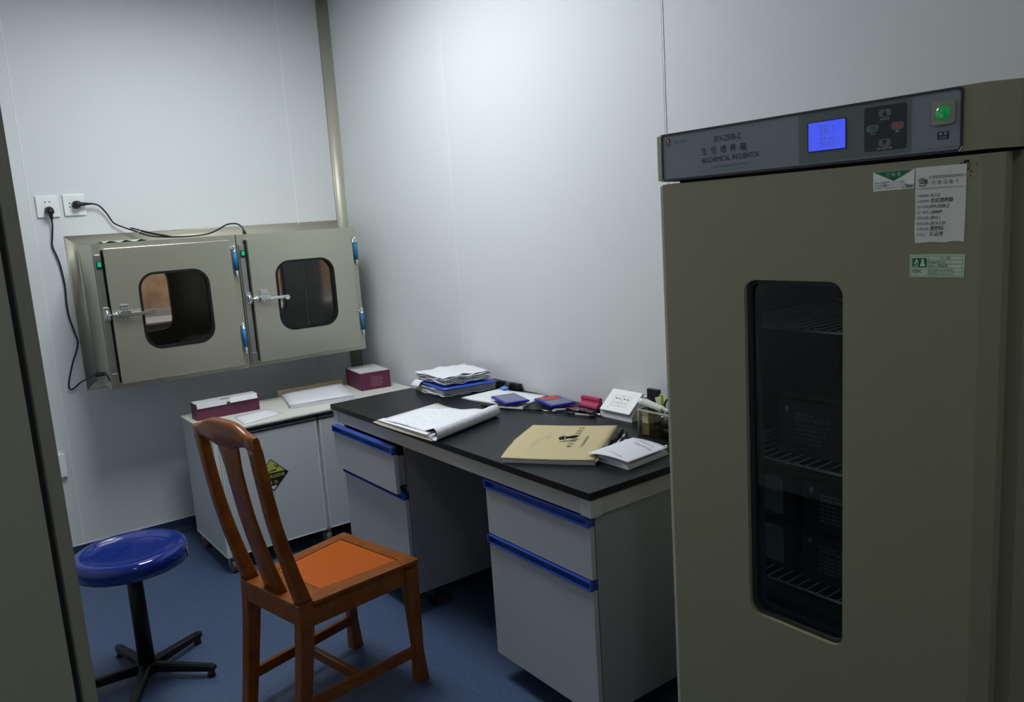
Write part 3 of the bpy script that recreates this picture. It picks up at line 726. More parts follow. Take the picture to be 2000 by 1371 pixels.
# open record book with rolled page
t = thing('record_book', 'open record book with rolled page and kraft cover near the bench front', 'book', (1.62, 2.76, ZT))
def edge_front(s): return Vector((1.435 + .02 * s, 2.965 - .475 * s, 0))
def edge_back(s): return Vector((1.780 + .005 * s, 3.035 - .43 * s, 0))
def bookp(u, s, z):
    p = edge_front(s) * (1 - u) + edge_back(s) * u; p.z = z; return p
g = G().grid(lambda u, v: bookp(-.0 + u * (1.05 - .05 * v), -.0 + v * .93, ZT + .0012 + .004 * max(0, 1 - v * 6) + .0005 * math.sin(9 * v)), 8, 24, .0009)
obj('kraft_cover', g, 'kraft', t)
g = G()
for i in range(5):
    g.grid(lambda u, v, i=i: bookp(.02 + i * .004 + u * (.94 - i * .004), .02 + i * .007 + v * (.90 - i * .01), ZT + .0030 + i * .0024 + .0008 * math.sin(6 * v + i) + .008 * max(0, v - .85) * 3), 8, 24, .0022)
obj('page_block', g, 'papergrey', t)
def page(u, v):
    # v runs left to right, ends rolled under
    rr = .0235
    if v < .72:
        q = v / .72; s = .13 + q * .77
        z = ZT + .0165 + .006 * q + .003 * math.sin(5 * q) + (.024 * max(0, q - .8) / .2 if q > .8 else 0) * .9
        if u > .9: z += .002 * math.sin(20 * q)
        return bookp(.07 + .01 * q + u * (.60 + .44 * min(1, q * 1.25) + .015 * math.sin(9 * q)), s, z)
    q = (v - .72) / .28; a = q * 1.45 * PI
    base = bookp(.02 + u * 1.15, .950, 0); d = (edge_front(1) - edge_front(0)).normalized()
    p = base + d * (rr * math.sin(a)); p.z = ZT + .0250 + rr * math.cos(a) * 1.0 + .001
    p.x += .004 * math.sin(3 * u)
    return p
obj('open_page', G().grid(page, 10, 60, .0006), 'printed', t, 'top page rolled under at its right edge')
g = G().grid(lambda u, v: bookp(.03 + u * .10 - .02 * v, .05 + v * .80, ZT + .0150 + .003 * v), 4, 20, .0006)
obj('under_page', g, 'printed2', t)
g = G().grid(lambda u, v: bookp(.90 + u * .11, .0 + v * .32, ZT + .004 + .003 * u), 3, 8, .0008)
obj('kraft_fold', g, 'kraftdark', t)

# kraft-covered register
KA = [Vector((1.471, 2.107, 0)), Vector((1.657, 1.851, 0)), Vector((2.004, 2.099, 0)), Vector((1.802, 2.349, 0))]
def kq(u, v, z, Q=KA):
    p = (Q[0] * (1 - u) + Q[1] * u) * (1 - v) + (Q[3] * (1 - u) + Q[2] * u) * v; p.z = z; return p
t = thing('register_book', 'tan kraft register with Chinese title, centre front of the bench', 'book', (1.73, 2.10, ZT))
g = G()
for i in range(6):
    g.grid(lambda u, v, i=i: kq(.015 + u * .985 , .008 + v * .96, ZT + .0022 + i * .0022 + .0006 * math.sin(8 * u + i)), 12, 6, .0021)
g.grid(lambda u, v: kq(.98 + .045 * u, .01 + v * .3, ZT + .004 + .012 * math.sin(u * 1.5)), 3, 6, .003)
obj('page_block', g, 'papergrey', t)
cover_z = lambda u, v: ZT + .0185 + .0035 * math.sin(PI * v) * (1 - u) - .002 * math.sin(PI * u) + .002 * math.sin(7 * v) * (1 - u)
kraft_o = obj('kraft_cover', G().grid(lambda u, v: kq(-.005 + u * 1.0 - .035 * math.sin(PI * v) * (1 - u) * (1 if v > .4 else .6), v, cover_z(u, v)), 14, 20, .0009), 'kraft', t)
xd = Vector((1.639 - 1.888, 1.987 - 2.177, 0)).normalized(); ud = Vector((-xd.y, xd.x, 0))
ztx = ZT + .0222
g = G(); text_into(g, '实验室样品登记本', .0235, Vector((1.902, 2.183, ztx)) - ud * .008, xd, ud, 1.0, 1.86, bold=.0003)
text_into(g, '合浦县疾病预防控制中心', .0125, Vector((1.838, 2.085, ztx)), xd, ud, 1.0, 1.12)
lay_on(g, kraft_o); obj('title_lettering', g, 'ink', t)
g = G()
for i, s_ in enumerate(('实 验 项 目', '年   月   日', '样 品 编 号')):
    text_into(g, s_, .014, Vector((1.78 - .05 * i, 2.22 - .02 * i, ztx - .0008)), xd, ud, 1, 1.5)
lay_on(g, kraft_o); obj('faint_lettering', g, mat('ink_faint', (.38, .31, .18), .7), t)

def pen(a, b, label, barrel='penclear', capm='black', r=.0050, tip='castermetal', clip=True, cap_part=.3):
    a = Vector(a); b = Vector(b); d = (b - a); L = d.length; d.normalize()
    t = thing('pen', label, 'pen', tuple(a), 'pens on the bench')
    obj('barrel', G().cyl(a + d * L * cap_part * .9, a + d * L * .86, r), barrel, t)
    obj('cap', G().cyl(a, a + d * L * cap_part, r * 1.25).cyl(a - d * .003, a, r * .9, r * 1.25), capm, t)
    obj('grip', G().cyl(a + d * L * .62, a + d * L * .88, r * 1.12), 'black', t)
    obj('tip', G().cyl(a + d * L * .88, b, r * .95, r * .2), tip, t)
    if clip:
        obj('clip', G().obox(a + d * L * cap_part * .55 + Vector((0, 0, r * 1.5)), (L * cap_part * .8, .003, .0015), zrot(math.atan2(d.y, d.x))), 'black', t)
    return t
reg_pen = pen((1.726, 2.104, ztx + .0062), (1.790, 2.078, ztx + .0062), 'short black pen cap with white ring lying on the kraft register', 'black', 'black', .0042, 'black', True, .35)
g = G().cyl((1.740, 2.0985, ztx + .0062), (1.745, 2.0965, ztx + .0062), .0060); obj('cap_ring', g, 'inkwhite', reg_pen, 'white ring on the cap')
pen((1.866, 1.984, ZT + .0115), (2.022, 2.090, ZT + .007), 'black pen with thick cap at the right edge of the kraft register', 'black', 'black', .0056, 'black')
pen((1.880, 1.960, ZT + .0085), (2.000, 2.050, ZT + .007), 'second black pen, crossing beside the white booklet', 'penclear', 'black', .0048, 'black')
pen((1.888, 2.816, ZT + .0075), (2.016, 2.511, ZT + .006), 'clear-barrelled pen in front of the clipboard papers', 'penclear', 'black', .0046, 'chrome', True, .22)
pen((1.978, 2.225, ZT + .0065) if False else (2.072, 2.300, ZT + .0065), (2.035, 2.445, ZT + .0065), 'clear gel pen with orange band behind the kraft register', 'penclear', 'black', .0046, 'black', False, .15)
pen((2.100, 2.290, ZT + .0065), (2.098, 2.440, ZT + .0065), 'black pen with chrome tip beside the socket block', 'black', 'chrome', .0044, 'penclear', False, .2)
g = G().cyl((2.028, 2.497, ZT + .001), (2.028, 2.497, ZT + .012), .011).obox((2.045, 2.482, ZT + .010), (.052, .014, .010), zrot(-.75), .004).obox((2.020, 2.455, ZT + .0012), (.035, .004, .002), zrot(-1.2))
tag(obj('nail_clipper', g, 'chrome'), 'small silver nail clipper in front of the red-labelled ink pad', 'nail clipper')

# white booklets
BQ = [Vector((1.672, 1.904, 0)), Vector((1.697, 1.739, 0)), Vector((1.899, 1.756, 0)), Vector((1.932, 1.888, 0))]
BQ[3] = Vector((1.905, 1.925, 0))
BB = [Vector((1.697, 1.879, 0)), BQ[1], BQ[2], BQ[3]]
t = thing('booklet', 'white booklet with dark red title, nearest the incubator on the bench', 'booklet', (1.80, 1.83, ZT))
g = G()
for i in range(5):
    lift = i * .0022
    g.grid(lambda u, v, i=i, lift=lift: kq(u * (1 - .012 * i), .0 + v, ZT + .0022 + lift + .012 * (i / 5) * math.sin(PI * (.25 + .75 * u)) * (1 - .4 * v) * (0.8 if i > 2 else .25), BB), 12, 6, .0019)
obj('page_block', g, 'paper', t)
bz = lambda u, v: ZT + .0212 + .012 * math.sin(PI * (.18 + .72 * u)) * (1 - .3 * v)
cover_o = obj('cover', G().grid(lambda u, v: kq(u * .99, v, bz(u, v) , BQ), 16, 10, .0008), 'paper', t)
xd = Vector((1.830 - 1.853, 1.762 - 1.872, 0)).normalized(); ud = Vector((-xd.y, xd.x, 0))
g = text_into(G(), '实验记录手册', .0150, Vector((1.846, 1.868, ZT + .0300)), xd, ud, 1, 1.25); lay_on(g, cover_o); obj('title_lettering', g, 'inkdarkred', t)
g = text_into(G(), '疾病预防控制中心编', .0085, Vector((1.876, 1.872, ZT + .0295)), xd, ud, 1, 1.25)
text_into(g, '二〇一五年检验科检测室', .0080, Vector((1.728, 1.878, ZT + .0305)), xd, ud, 1, 1.2)
lay_on(g, cover_o); obj('small_lettering', g, 'inkgrey', t)
BQ2 = [Vector((1.800, 1.950, 0)), Vector((1.745, 1.86, 0)), Vector((1.95, 1.88, 0)), Vector((1.925, 2.005, 0))]
t = thing('booklet', 'white booklet lying half under the red-titled one, next to the black pens', 'booklet', (1.84, 1.93, ZT))
g = G().grid(lambda u, v: kq(u, v, ZT + .0018, BQ2), 6, 6, .0016); obj('page_block', g, 'papergrey', t)
obj('cover', G().grid(lambda u, v: kq(u, v, ZT + .0035 + .0010 * math.sin(3 * u), BQ2), 8, 8, .0007), 'printed2', t)

# desk socket block
t = thing('desktop_socket', 'white desktop socket block with twin outlets, tilted up beside the bin', 'socket', (2.17, 2.22, ZT))
ax = Vector((2.121 - 2.118, 2.137 - 2.302, 0)).normalized(); bx = Vector((-ax.y, ax.x, 0))   # ax along front (towards camera right), bx into depth
if bx.x < 0: bx = -bx
F0 = Vector((2.108, 2.305, ZT)); Lw = .170
def sp(a, b, z): return F0 + ax * a + bx * b + Vector((0, 0, z))
g = G(); g.sweep([[sp(a, 0, 0), sp(a, 0, .022), sp(a, .075, .085), sp(a, .092, .085), sp(a, .100, .03), sp(a, .100, 0)] for a in (0, Lw)], smooth=False)
b_ = obj('base', g, 'socket', t)
sl = (sp(0, .075, .085) - sp(0, 0, .022)).normalized(); nn = ax.cross(sl)
if nn.z < 0: nn = -nn
Rs = Matrix((ax, sl, nn)).transposed(); pc = (sp(Lw / 2, 0, .022) + sp(Lw / 2, .075, .085)) / 2 + nn * .008 + sl * .004
fp = obj('face_plate', G().obox(pc, (Lw - .008, .108, .012), Rs, .004), 'socket', t)
g = G()
for s_ in (-1, 1):
    frame_plate(g, lambda u, v, d, s_=s_: pc + ax * (u + s_ * .0215) + sl * v + nn * d, (-.0215, -.026, .0215, .026, .001), (-.0207, -.0252, .0207, .0252, .001), .0062, .0064, n=2)
obj('module_outline', g, 'inkgrey', fp)
g = G()
for s_ in (-1, 1):
    for q in (-.009, .009):
        cc = pc + ax * (s_ * .0215 + q) + sl * .010 + nn * .0060
        g.cyl(cc, cc + nn * .0006, .0036, seg=12)
        g.obox(pc + ax * (s_ * .0215 + q * .8) + sl * -.010 + nn * .0062, (.0018, .009, .0008), Rs @ Matrix.Rotation(-.5 if q > 0 else .5, 3, 'Z'))
    g.obox(pc + ax * (s_ * .0215) + sl * .010 + nn * .0062, (.0012, .007, .0008), Rs)
g.obox(pc + ax * -.045 + sl * -.036 + nn * .0062, (.002, .004, .0008), Rs)
obj('outlet_holes', g, 'black', fp)

# clear pen bin with odds and ends
t = thing('desk_bin', 'clear plastic desk bin full of odds and ends beside the socket block', 'bin', (2.06, 1.93, ZT))
bx0, bx1, by0, by1, bh = 2.005, 2.125, 1.78, 1.992, .098
g = G().box((bx0, by0, ZT), (bx1, by1, ZT + .003)).box((bx0, by0, ZT), (bx0 + .0025, by1, ZT + bh)).box((bx1 - .0025, by0, ZT), (bx1, by1, ZT + bh)).box((bx0, by0, ZT), (bx1, by0 + .0025, ZT + bh)).box((bx0, by1 - .0025, ZT), (bx1, by1, ZT + bh))
obj('shell', g, 'smoke', t)
g = frame_plate(G(), lambda u, v, d: (u, v, d), (bx0 - .003, by0 - .003, bx1 + .003, by1 + .003, .008), (bx0 + .001, by0 + .001, bx1 - .001, by1 - .001, .006), ZT + bh - .006, ZT + bh)
obj('rim', g, mat('bin_rim', (.42, .42, .37), .3), t)
obj('corner_rib', G().cyl((bx0, by1, ZT), (bx0, by1, ZT + bh), .003, seg=8), mat('bin_rib', (.36, .34, .27), .3), t)
packet = thing('medicine_packet', 'small tan packet with striped white label inside the desk bin', 'packet', (2.025, 1.967, ZT + .0045))
obj('packet_body', G().box((2.012, 1.950, ZT + .0045), (2.040, 1.985, ZT + .088), .001), 'tan', packet)
obj('label_sticker', G().box((2.0113, 1.953, ZT + .048), (2.0119, 1.982, ZT + .085)), 'label', packet, 'white label')
tag(obj('rubber_block', G().obox((2.06, 1.88, ZT + .030), (.06, .075, .050), zrot(.3), .004), 'black'), 'black block at the bottom of the desk bin', 'block')
tag(obj('plastic_bag', G().ball((2.05, 1.91, ZT + .062), .028, (.9, 1.3, .8)), 'clear'), 'crumpled clear bag inside the desk bin', 'bag')
t = thing('correction_tape', 'cream plastic correction tape dispenser lying across the bin rim', 'correction tape', (2.03, 1.97, ZT + bh))
Rc = Matrix.Rotation(-1.30, 3, 'Z') @ Matrix.Rotation(.30, 3, 'Y')
obj('case', G().obox((2.035, 1.950, ZT + bh + .013), (.085, .034, .016), Rc, .007, 4).ball((2.022, 1.990, ZT + bh + .023), .016, (1, 1, .8)), 'white', t)
obj('nozzle', G().obox((2.047, 1.900, ZT + bh + .001), (.028, .016, .009), Rc, .003), 'white', t)
tag(obj('highlighter', G().cyl((2.098, 1.965, ZT + .02), (2.085, 1.955, ZT + bh + .036), .0075).cyl((2.085, 1.955, ZT + bh + .036), (2.084, 1.954, ZT + bh + .042), .005), 'yellow'), 'yellow marker poking up out of the desk bin', 'marker')
tag(obj('marker_pen', G().cyl((2.068, 1.93, ZT + .01), (2.048, 1.985, ZT + bh + .030), .007), 'black'), 'black marker standing in the desk bin', 'marker')
tag(obj('notepad', G().obox((2.113, 1.940, ZT + .088), (.008, .115, .095), Matrix.Rotation(-.30, 3, 'X'), .001), 'papergrey'), 'white notepad standing upright at the back of the desk bin', 'notepad')
tag(obj('black_case', G().box((2.160, 2.042, ZT), (2.178, 2.098, ZT + .130), .002), 'black'), 'black upright case between the wall and the desk bin', 'case')
g = G(); 
for a0 in range(0, 1): 
    g.tube([(2.065 + .02 * math.sin(k / 12 * 2 * PI) * .3, 1.895 + .026 * math.cos(k / 12 * 2 * PI), ZT + bh + .012 + .026 * math.sin(k / 12 * 2 * PI)) for k in range(13)], .0035, 8, 3)
g.cyl((2.065, 1.895, ZT + bh - .015), (2.065, 1.895, ZT + bh - .05), .010)
tag(obj('magnifier', g, 'blackm'), 'black ring-shaped magnifier sticking out of the desk bin', 'magnifier')
pen((1.935, 1.975, ZT + .0055), (1.955, 1.805, ZT + .005), 'black pen with silver tip between the booklet and the desk bin', 'black', 'black', .0048, 'chrome')

# ink pads
def ink_pad(c, a, label, red=False):
    t = thing('ink_pad', label, 'ink pad', (c[0], c[1], ZT), 'blue ink pads at the back of the bench'); R = zrot(a)
    P = lambda x, y, z: Vector((c[0], c[1], ZT)) + R @ Vector((x, y, z))
    zb = .0055 if not red else .0005
    obj('clear_case', G().obox(P(0, 0, zb + .007), (.118, .182, .013), R, .003), 'clear', t)
    lid = obj('lid', G().obox(P(0, 0, zb + .017), (.112, .176, .008), R, .003, 3), 'padblue', t)
    obj('lid_window', G().obox(P(0, .0, zb + .0216), (.096, .160, .0014), R, .0005), 'padtop', lid)
    if red: obj('red_label', G().obox(P(0, .045, zb + .0228), (.088, .062, .0010), R), 'padred', lid)
    return t
ink_pad((2.006, 2.772), -.30 + .05, 'blue ink pad resting on the clipped papers')
ink_pad((2.112, 2.596), -.32 + .06, 'blue ink pad with red label square, right of the other pad', True)

# clipped papers
CQ = [Vector((1.922, 3.035, 0)), Vector((1.985, 2.665, 0)), Vector((2.200, 2.760, 0)), Vector((2.150, 3.045, 0))]
t = thing('clipped_papers', 'sheaf of white papers with blue binder clip at the back of the bench', 'papers', (2.06, 2.88, ZT))
g = G()
for i in range(2): g.grid(lambda u, v, i=i: kq(u, v, ZT + .0014 + .0014 * i + .003 * max(0, 1 - u * 6), CQ), 12, 6, .0013)
obj('sheets', g, 'papergrey', t)
obj('top_sheet', G().grid(lambda u, v: kq(.01 + u * .985, .01 + v * .98, ZT + .0040 + .004 * max(0, 1 - u * 6), CQ), 12, 6, .0006), 'printed2', t)
cc = Vector((2.150, 3.020, ZT + .007)); R = zrot(-.2)
g = G().sweep([[cc + R @ Vector(p) for p in ((-.012, y, .002), (.016, y, .010), (.018, y, .004), (.016, y, -.005), (-.012, y, -.0035), (.012, y, .001))] for y in (-.024, .024)], smooth=False)
cl = obj('binder_clip', g, 'clipblue', t, 'blue binder clip with wire handles')
g = G()
for s_ in (-.010, .010): g.tube([cc + R @ Vector((.014, s_ - .008, .008)), cc + R @ Vector((.030, s_ - .006, .032)), cc + R @ Vector((.034, s_, .036)), cc + R @ Vector((.030, s_ + .006, .032)), cc + R @ Vector((.014, s_ + .008, .008))], .0009, 6, 4)
obj('wire_handles', g, 'chrome', cl)
tag(obj('document_case', G().obox((2.198, 3.10, ZT + .016), (.026, .30, .030), zrot(.02), .006), 'blackfolder'), 'black flat case between the paper pile and the wall', 'case')

# pile of papers with the blue folder
PQ = [Vector((1.895, 3.41, 0)), Vector((1.885, 3.130, 0)), Vector((2.150, 3.085, 0)), Vector((2.185, 3.385, 0))]
def crumple(zb, zt, n, amp, shrink=0.0, Q=PQ, du=0.0):
    g = G()
    for i in range(n):
        ph = random.uniform(0, 6); ph2 = random.uniform(0, 6); ju = random.uniform(-.03, .03); jv = random.uniform(-.03, .03); zz = zb + (zt - zb) * i / max(1, n - 1)
        def fn(u, v, ph=ph, ph2=ph2, ju=ju, jv=jv, zz=zz):
            e = abs(u - .5) * 2; e2 = abs(v - .5) * 2
            w = amp * (math.sin(9 * u + ph) * e2 * .6 + math.sin(11 * v + ph2) * e * .6) + amp * .35 * math.sin(23 * v + ph)
            U = shrink + u * (1 - 2 * shrink) + ju + du + .012 * math.sin(17 * v + ph); V = shrink * .6 + v * (1 - 1.2 * shrink) + jv + .014 * math.sin(15 * u + ph2)
            return kq(U, V, max(zz + w, ZT + .0016), Q)
        g.grid(fn, 18, 14, .0011)
    return g
t = thing('paper_pile', 'untidy pile of creased papers under the blue folder at the bench corner', 'papers', (2.04, 3.24, ZT))
obj('lower_sheets', crumple(ZT + .003, ZT + .034, 13, .0045), 'paper', t)
tag(obj('blue_folder', G().grid(lambda u, v: kq(-.02 + u * 1.10, -.03 + v * 1.04, ZT + .047 + .003 * math.sin(3 * u) - .006 * u, PQ), 10, 6, .0035), 'bluefolder'), 'bright blue folder sandwiched in the pile of creased papers', 'folder')
t = thing('paper_pile', 'creased white papers heaped on top of the blue folder', 'papers', (2.04, 3.24, ZT + .052))
obj('upper_sheets', crumple(ZT + .056, ZT + .090, 12, .0055, .05), 'paper', t)
g = G().grid(lambda u, v: kq(.07 + u * .28 * (1 - .3 * v), -.11 + v * .36, ZT + .0535 - max(0, -.04 - (-.11 + v * .36)) * .3, PQ), 5, 12, .0008); obj('hanging_sheet', g, 'paper', t, 'white sheet corner hanging over the blue folder')

# red stamp and purple wrapper
t = thing('stamp', 'crimson handled rubber stamp by the wall beside the socket block', 'stamp', (2.165, 2.42, ZT))
ys = (2.365, 2.472)
prof_s = [(-.022, .012), (-.020, .020), (-.010, .030), (-.008, .036), (-.010, .042), (-.008, .050), (0, .054), (.008, .050), (.010, .042), (.008, .036), (.010, .030), (.020, .020), (.022, .012)]
g = G().sweep([[(2.165 + a, y - (a * .1), ZT + b) for a, b in prof_s] for y in ys], smooth=False)
obj('handle', g, 'stamp', t)
obj('base', G().box((2.142, ys[0] - .004, ZT), (2.188, ys[1] + .004, ZT + .012), .001), 'stampblack', t)
g = G().grid(lambda u, v: (2.095 + u * .045, 2.36 + v * .17, ZT + .003 + .004 * math.sin(6 * v + 2 * u) ** 2), 6, 12, .0008)
tag(obj('plastic_wrapper', g, 'purple'), 'dark purple printed wrapper in front of the crimson stamp', 'wrapper')

# ------------------------------------------------------------------ incubator
IX = 1.40
t = thing('incubator', 'tall olive grey biochemical incubator with control panel at the right', 'incubator', (1.78, .93, 0))
obj('cabinet_body', G().box((1.468, .548, .09), (2.13, 1.325, 1.70), .006).box((1.468, .556, .05), (2.12, 1.31, .09)), 'olive_side', t) if False else None
g = G()
bx0, bx1, by0, by1, bz0, bz1 = 1.456, 2.13, .552, 1.312, .09, 1.695
wll = .055
g.box((bx0, by0, bz0), (bx1, by0 + wll, bz1)).box((bx0, by1 - wll, bz0), (bx1, by1, bz1)).box((bx0, by0 + wll, bz0), (bx1, by1 - wll, .32)).box((bx0, by0 + wll, 1.60), (bx1, by1 - wll, bz1)).box((bx1 - wll, by0 + wll, .32), (bx1, by1 - wll, 1.60))
obj('cabinet_body', g, 'olive_side', t)
g = G(); e = .002
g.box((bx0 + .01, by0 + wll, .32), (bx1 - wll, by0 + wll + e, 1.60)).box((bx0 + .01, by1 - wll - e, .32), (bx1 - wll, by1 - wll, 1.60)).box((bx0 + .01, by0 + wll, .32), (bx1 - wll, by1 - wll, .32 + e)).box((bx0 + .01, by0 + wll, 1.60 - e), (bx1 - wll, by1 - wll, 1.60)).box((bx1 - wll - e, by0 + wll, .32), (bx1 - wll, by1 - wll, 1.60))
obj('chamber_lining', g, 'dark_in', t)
# door: chamfered slab with window hole
ww = (.84, .73, 1.065, 1.48)      # y0,z0,y1,z1
mp = lambda u, v, d: (d, u, v)
g = G()
DY0, DY1, DZ0, DZ1 = .598, 1.284, .10, 1.692
O = [(DY1, DZ1), (DY0, DZ1), (DY0, DZ0), (DY1, DZ0)]
n = 7; I = rrect(*ww, .028, n=n)
# front face as four trapezoids round a rounded hole
Vo = [g.bm.verts.new((IX, y, z)) for y, z in O]
Vi = [g.bm.verts.new((IX, y, z)) for y, z in I]
for q in range(4):
    seg = Vi[q * (n + 1):(q + 1) * (n + 1)]
    for a, b in zip(seg, seg[1:]): g.bm.faces.new((Vo[q], a, b))
    nxt = Vi[((q + 1) % 4) * (n + 1)]
    g.bm.faces.new((Vo[q], seg[-1], nxt, Vo[(q + 1) % 4]))
N = len(Vi)
Vb = [g.bm.verts.new((IX + .024, y, z)) for y, z in I]
for i in range(N): g.bm.faces.new((Vi[i], Vi[(i + 1) % N], Vb[(i + 1) % N], Vb[i]))
# chamfer ring and sides
C1 = [g.bm.verts.new((IX + .020, y, z)) for y, z in ((DY1 + .010, DZ1 + .001), (DY0 - .026, DZ1 + .001), (DY0 - .026, DZ0 - .001), (DY1 + .010, DZ0 - .001))]
C2 = [g.bm.verts.new((IX + .046, v.co.y, v.co.z)) for v in C1]
for A, B in ((Vo, C1), (C1, C2)):
    for i in range(4): g.bm.faces.new((A[i], A[(i + 1) % 4], B[(i + 1) % 4], B[i]))
Ib = [g.bm.verts.new((IX + .046, y, z)) for y, z in I]
for i in range(N): g.bm.faces.new((Vb[i], Vb[(i + 1) % N], Ib[(i + 1) % N], Ib[i]))
for q in range(4):
    seg = Ib[q * (n + 1):(q + 1) * (n + 1)]
    for a, b in zip(seg, seg[1:]): g.bm.faces.new((C2[q], a, b))
    g.bm.faces.new((C2[q], seg[-1], Ib[((q + 1) % 4) * (n + 1)], C2[(q + 1) % 4]))
door_i = obj('door', g, 'olive', t)
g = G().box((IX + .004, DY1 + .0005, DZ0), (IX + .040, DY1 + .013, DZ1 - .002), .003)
obj('door_edge', g, 'olive_highlight', door_i, 'rounded edge of the door, highlight painted in')
g = G().box((IX + .048, DY0 - .01, DZ0 + .01), (bx0 + .001, DY1 + .005, DZ1 - .01)); 
g = frame_plate(G(), mp, (DY0 - .012, DZ0 + .02, DY1 + .004, DZ1 - .01, .01), (DY0 + .03, .34, DY1 - .03, 1.58, .01), IX + .046, bx0 + .001)
obj('door_seal', g, 'rubber', t)
g = frame_plate(G(), mp, (ww[0] - .0005, ww[1] - .0005, ww[2] + .0005, ww[3] + .0005, .028), (ww[0] + .007, ww[1] + .007, ww[2] - .007, ww[3] - .007, .022), IX + .010, IX + .020)
obj('window_gasket', g, gasket_mat(), door_i, 'black zipper-pattern gasket')
obj('window_glass', G().poly([(IX + .018, y, z) for y, z in rrect(ww[0] + .002, ww[1] + .002, ww[2] - .002, ww[3] - .002, .026)], (.004, 0, 0)), 'tint', door_i)
g = frame_plate(G(), mp, (ww[0] - .0005, ww[1] - .0005, ww[2] + .0005, ww[3] + .0005, .028), (ww[0] + .012, ww[1] + .012, ww[2] - .012, ww[3] - .012, .018), IX + .030, IX + .044)
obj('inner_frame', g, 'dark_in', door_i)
# rust specks on the door
g = G()
for i in range(60):
    y = .632 - abs(random.gauss(0, .010)); z = 1.684 - abs(random.gauss(0, .018)); r_ = random.uniform(.0006, .0022)
    g.poly([(IX - .0003, y + r_ * math.cos(a_) * random.uniform(.6, 1.3), z + r_ * math.sin(a_) * random.uniform(.6, 1.4)) for a_ in [k_ * PI / 4 for k_ in range(8)]])
obj('rust_specks', g, 'rust', door_i)

# control head
g = G(); HZ0, HZ1 = 1.699, 1.803
sec = [(IX, 1.283), (IX, .595), (IX + .030, .556), (1.47, .552), (2.13, .552), (2.13, 1.312), (1.47, 1.312), (IX + .030, 1.300), (IX + .006, 1.294)]
g.sweep([[(x, y, z) for x, y in sec] for z in (HZ0, HZ1)], smooth=False)
head = obj('control_head', g, 'olive', t)
obj('head_edge', G().box((IX + .001, 1.2835, HZ0 + .002), (IX + .03, 1.2995, HZ1 - .002), .003), 'olive_highlight', head, 'rounded end of the control head, highlight painted in')
obj('head_gap', G().box((IX + .02, .60, 1.6935), (1.47, 1.25, 1.6985)), 'gap', t)
pm = lambda u, v, d: (IX - d, u, v)
g = frame_plate(G(), pm, (.629, 1.699, 1.2825, 1.802, .008), (.633, 1.7035, 1.2785, 1.7985, .006), .0005, .0022)
obj('bezel_border', g, 'bezel', head)
g = G().poly([(IX - .0008, y, z) for y, z in rrect(.632, 1.7025, 1.2795, 1.7995, .006)]); obj('control_panel', g, 'panel', head)
g = G().poly([(IX - .0012, y, z) for y, z in rrect(.714, 1.706, .931, 1.797, .002)]); obj('display_field', g, 'panel2', head)
g = frame_plate(G(), pm, (.8325, 1.7255, .9115, 1.7805, .001), (.834, 1.727, .910, 1.779, .001), .0012, .0024); obj('display_frame', g, 'black', head)
obj('display_screen', G().poly([(IX - .0016, y, z) for y, z in rrect(.8335, 1.7265, .9105, 1.7795, .0005)]), 'lcd', head, 'lit blue display')
Y_ = (0, -1, 0); Z_ = (0, 0, 1)
SEGS = {'0': 'abcdef', '1': 'bc', '3': 'abgcd', '6': 'afgedc'}
def seven(g, ch, y, z, w, h, th, x):
    def hbar(zz): g.box((x, y - w + th * .3, zz - th / 2), (x + .0002, y - th * .3, zz + th / 2))
    def vbar(left, lo): 
        yy = y if left else y - w
        z0 = z if lo else z + h / 2
        g.box((x, yy - th / 2, z0 + th * .3), (x + .0002, yy + th / 2, z0 + h / 2 - th * .3))
    for s_ in SEGS[ch]:
        {'a': lambda: hbar(z + h), 'g': lambda: hbar(z + h / 2), 'd': lambda: hbar(z), 'f': lambda: vbar(True, False), 'e': lambda: vbar(True, True), 'b': lambda: vbar(False, False), 'c': lambda: vbar(False, True)}[s_]()
g = G()
for row, (txt, zz) in enumerate((('361', 1.757), ('360', 1.7345))):
    yy = .888
    for k_, ch in enumerate(txt):
        seven(g, ch, yy, zz, .007, .0145, .0018, IX - .0021); yy -= .0118
    g.box((IX - .0021, .8675, zz), (IX - .0019, .8662, zz + .0014))
g.box((IX - .0021, .848, zz + .03), (IX - .0019, .844, zz + .031))
obj('display_digits', g, 'lcdink', head)
g = G().poly([(IX - .0018, y, z) for y, z in rrect(.722, 1.7145, .798, 1.791, .004)], (.001, 0, 0)); kp = obj('keypad', g, 'keyp', head)
for (y, z) in ((.760, 1.778), (.760, 1.7275), (.782, 1.754), (.737, 1.754)):
    g = G(); g.poly([(IX - .0026, yy, zz) for yy, zz in rrect(y - .0115, z - .0065, y + .0115, z + .0065, .006)], (.001, 0, 0)); obj('key', g, 'keyb', head)
g = G().poly([(IX - .0029, .760, 1.783), (IX - .0029, .765, 1.773), (IX - .0029, .755, 1.773)]).poly([(IX - .0029, .760, 1.7225), (IX - .0029, .755, 1.7325), (IX - .0029, .765, 1.7325)]); obj('arrow_marks', g, 'ink', head)
g = G().cyl((IX - .0029, .737, 1.754), (IX - .0032, .737, 1.754), .0048, seg=20); obj('set_mark', g, 'orange', head)
g = frame_plate(G(), pm, (.7775, 1.7495, .7865, 1.7585, .0044), (.7790, 1.7510, .7850, 1.7570, .003), .0029, .0031)
g.poly([(IX - .0030, y, z) for y, z in rrect(.7805, 1.7525, .7835, 1.7555, .0014)]); obj('power_mark', g, 'green', head)
g = text_into(G(), '加热/设定', .0042, (IX - .0024, .760, 1.7665), Y_, Z_, 1, 1, 'CENTER'); text_into(g, '减小/照明/除霜', .0042, (IX - .0024, .760, 1.7165), Y_, Z_, 1, 1, 'CENTER')
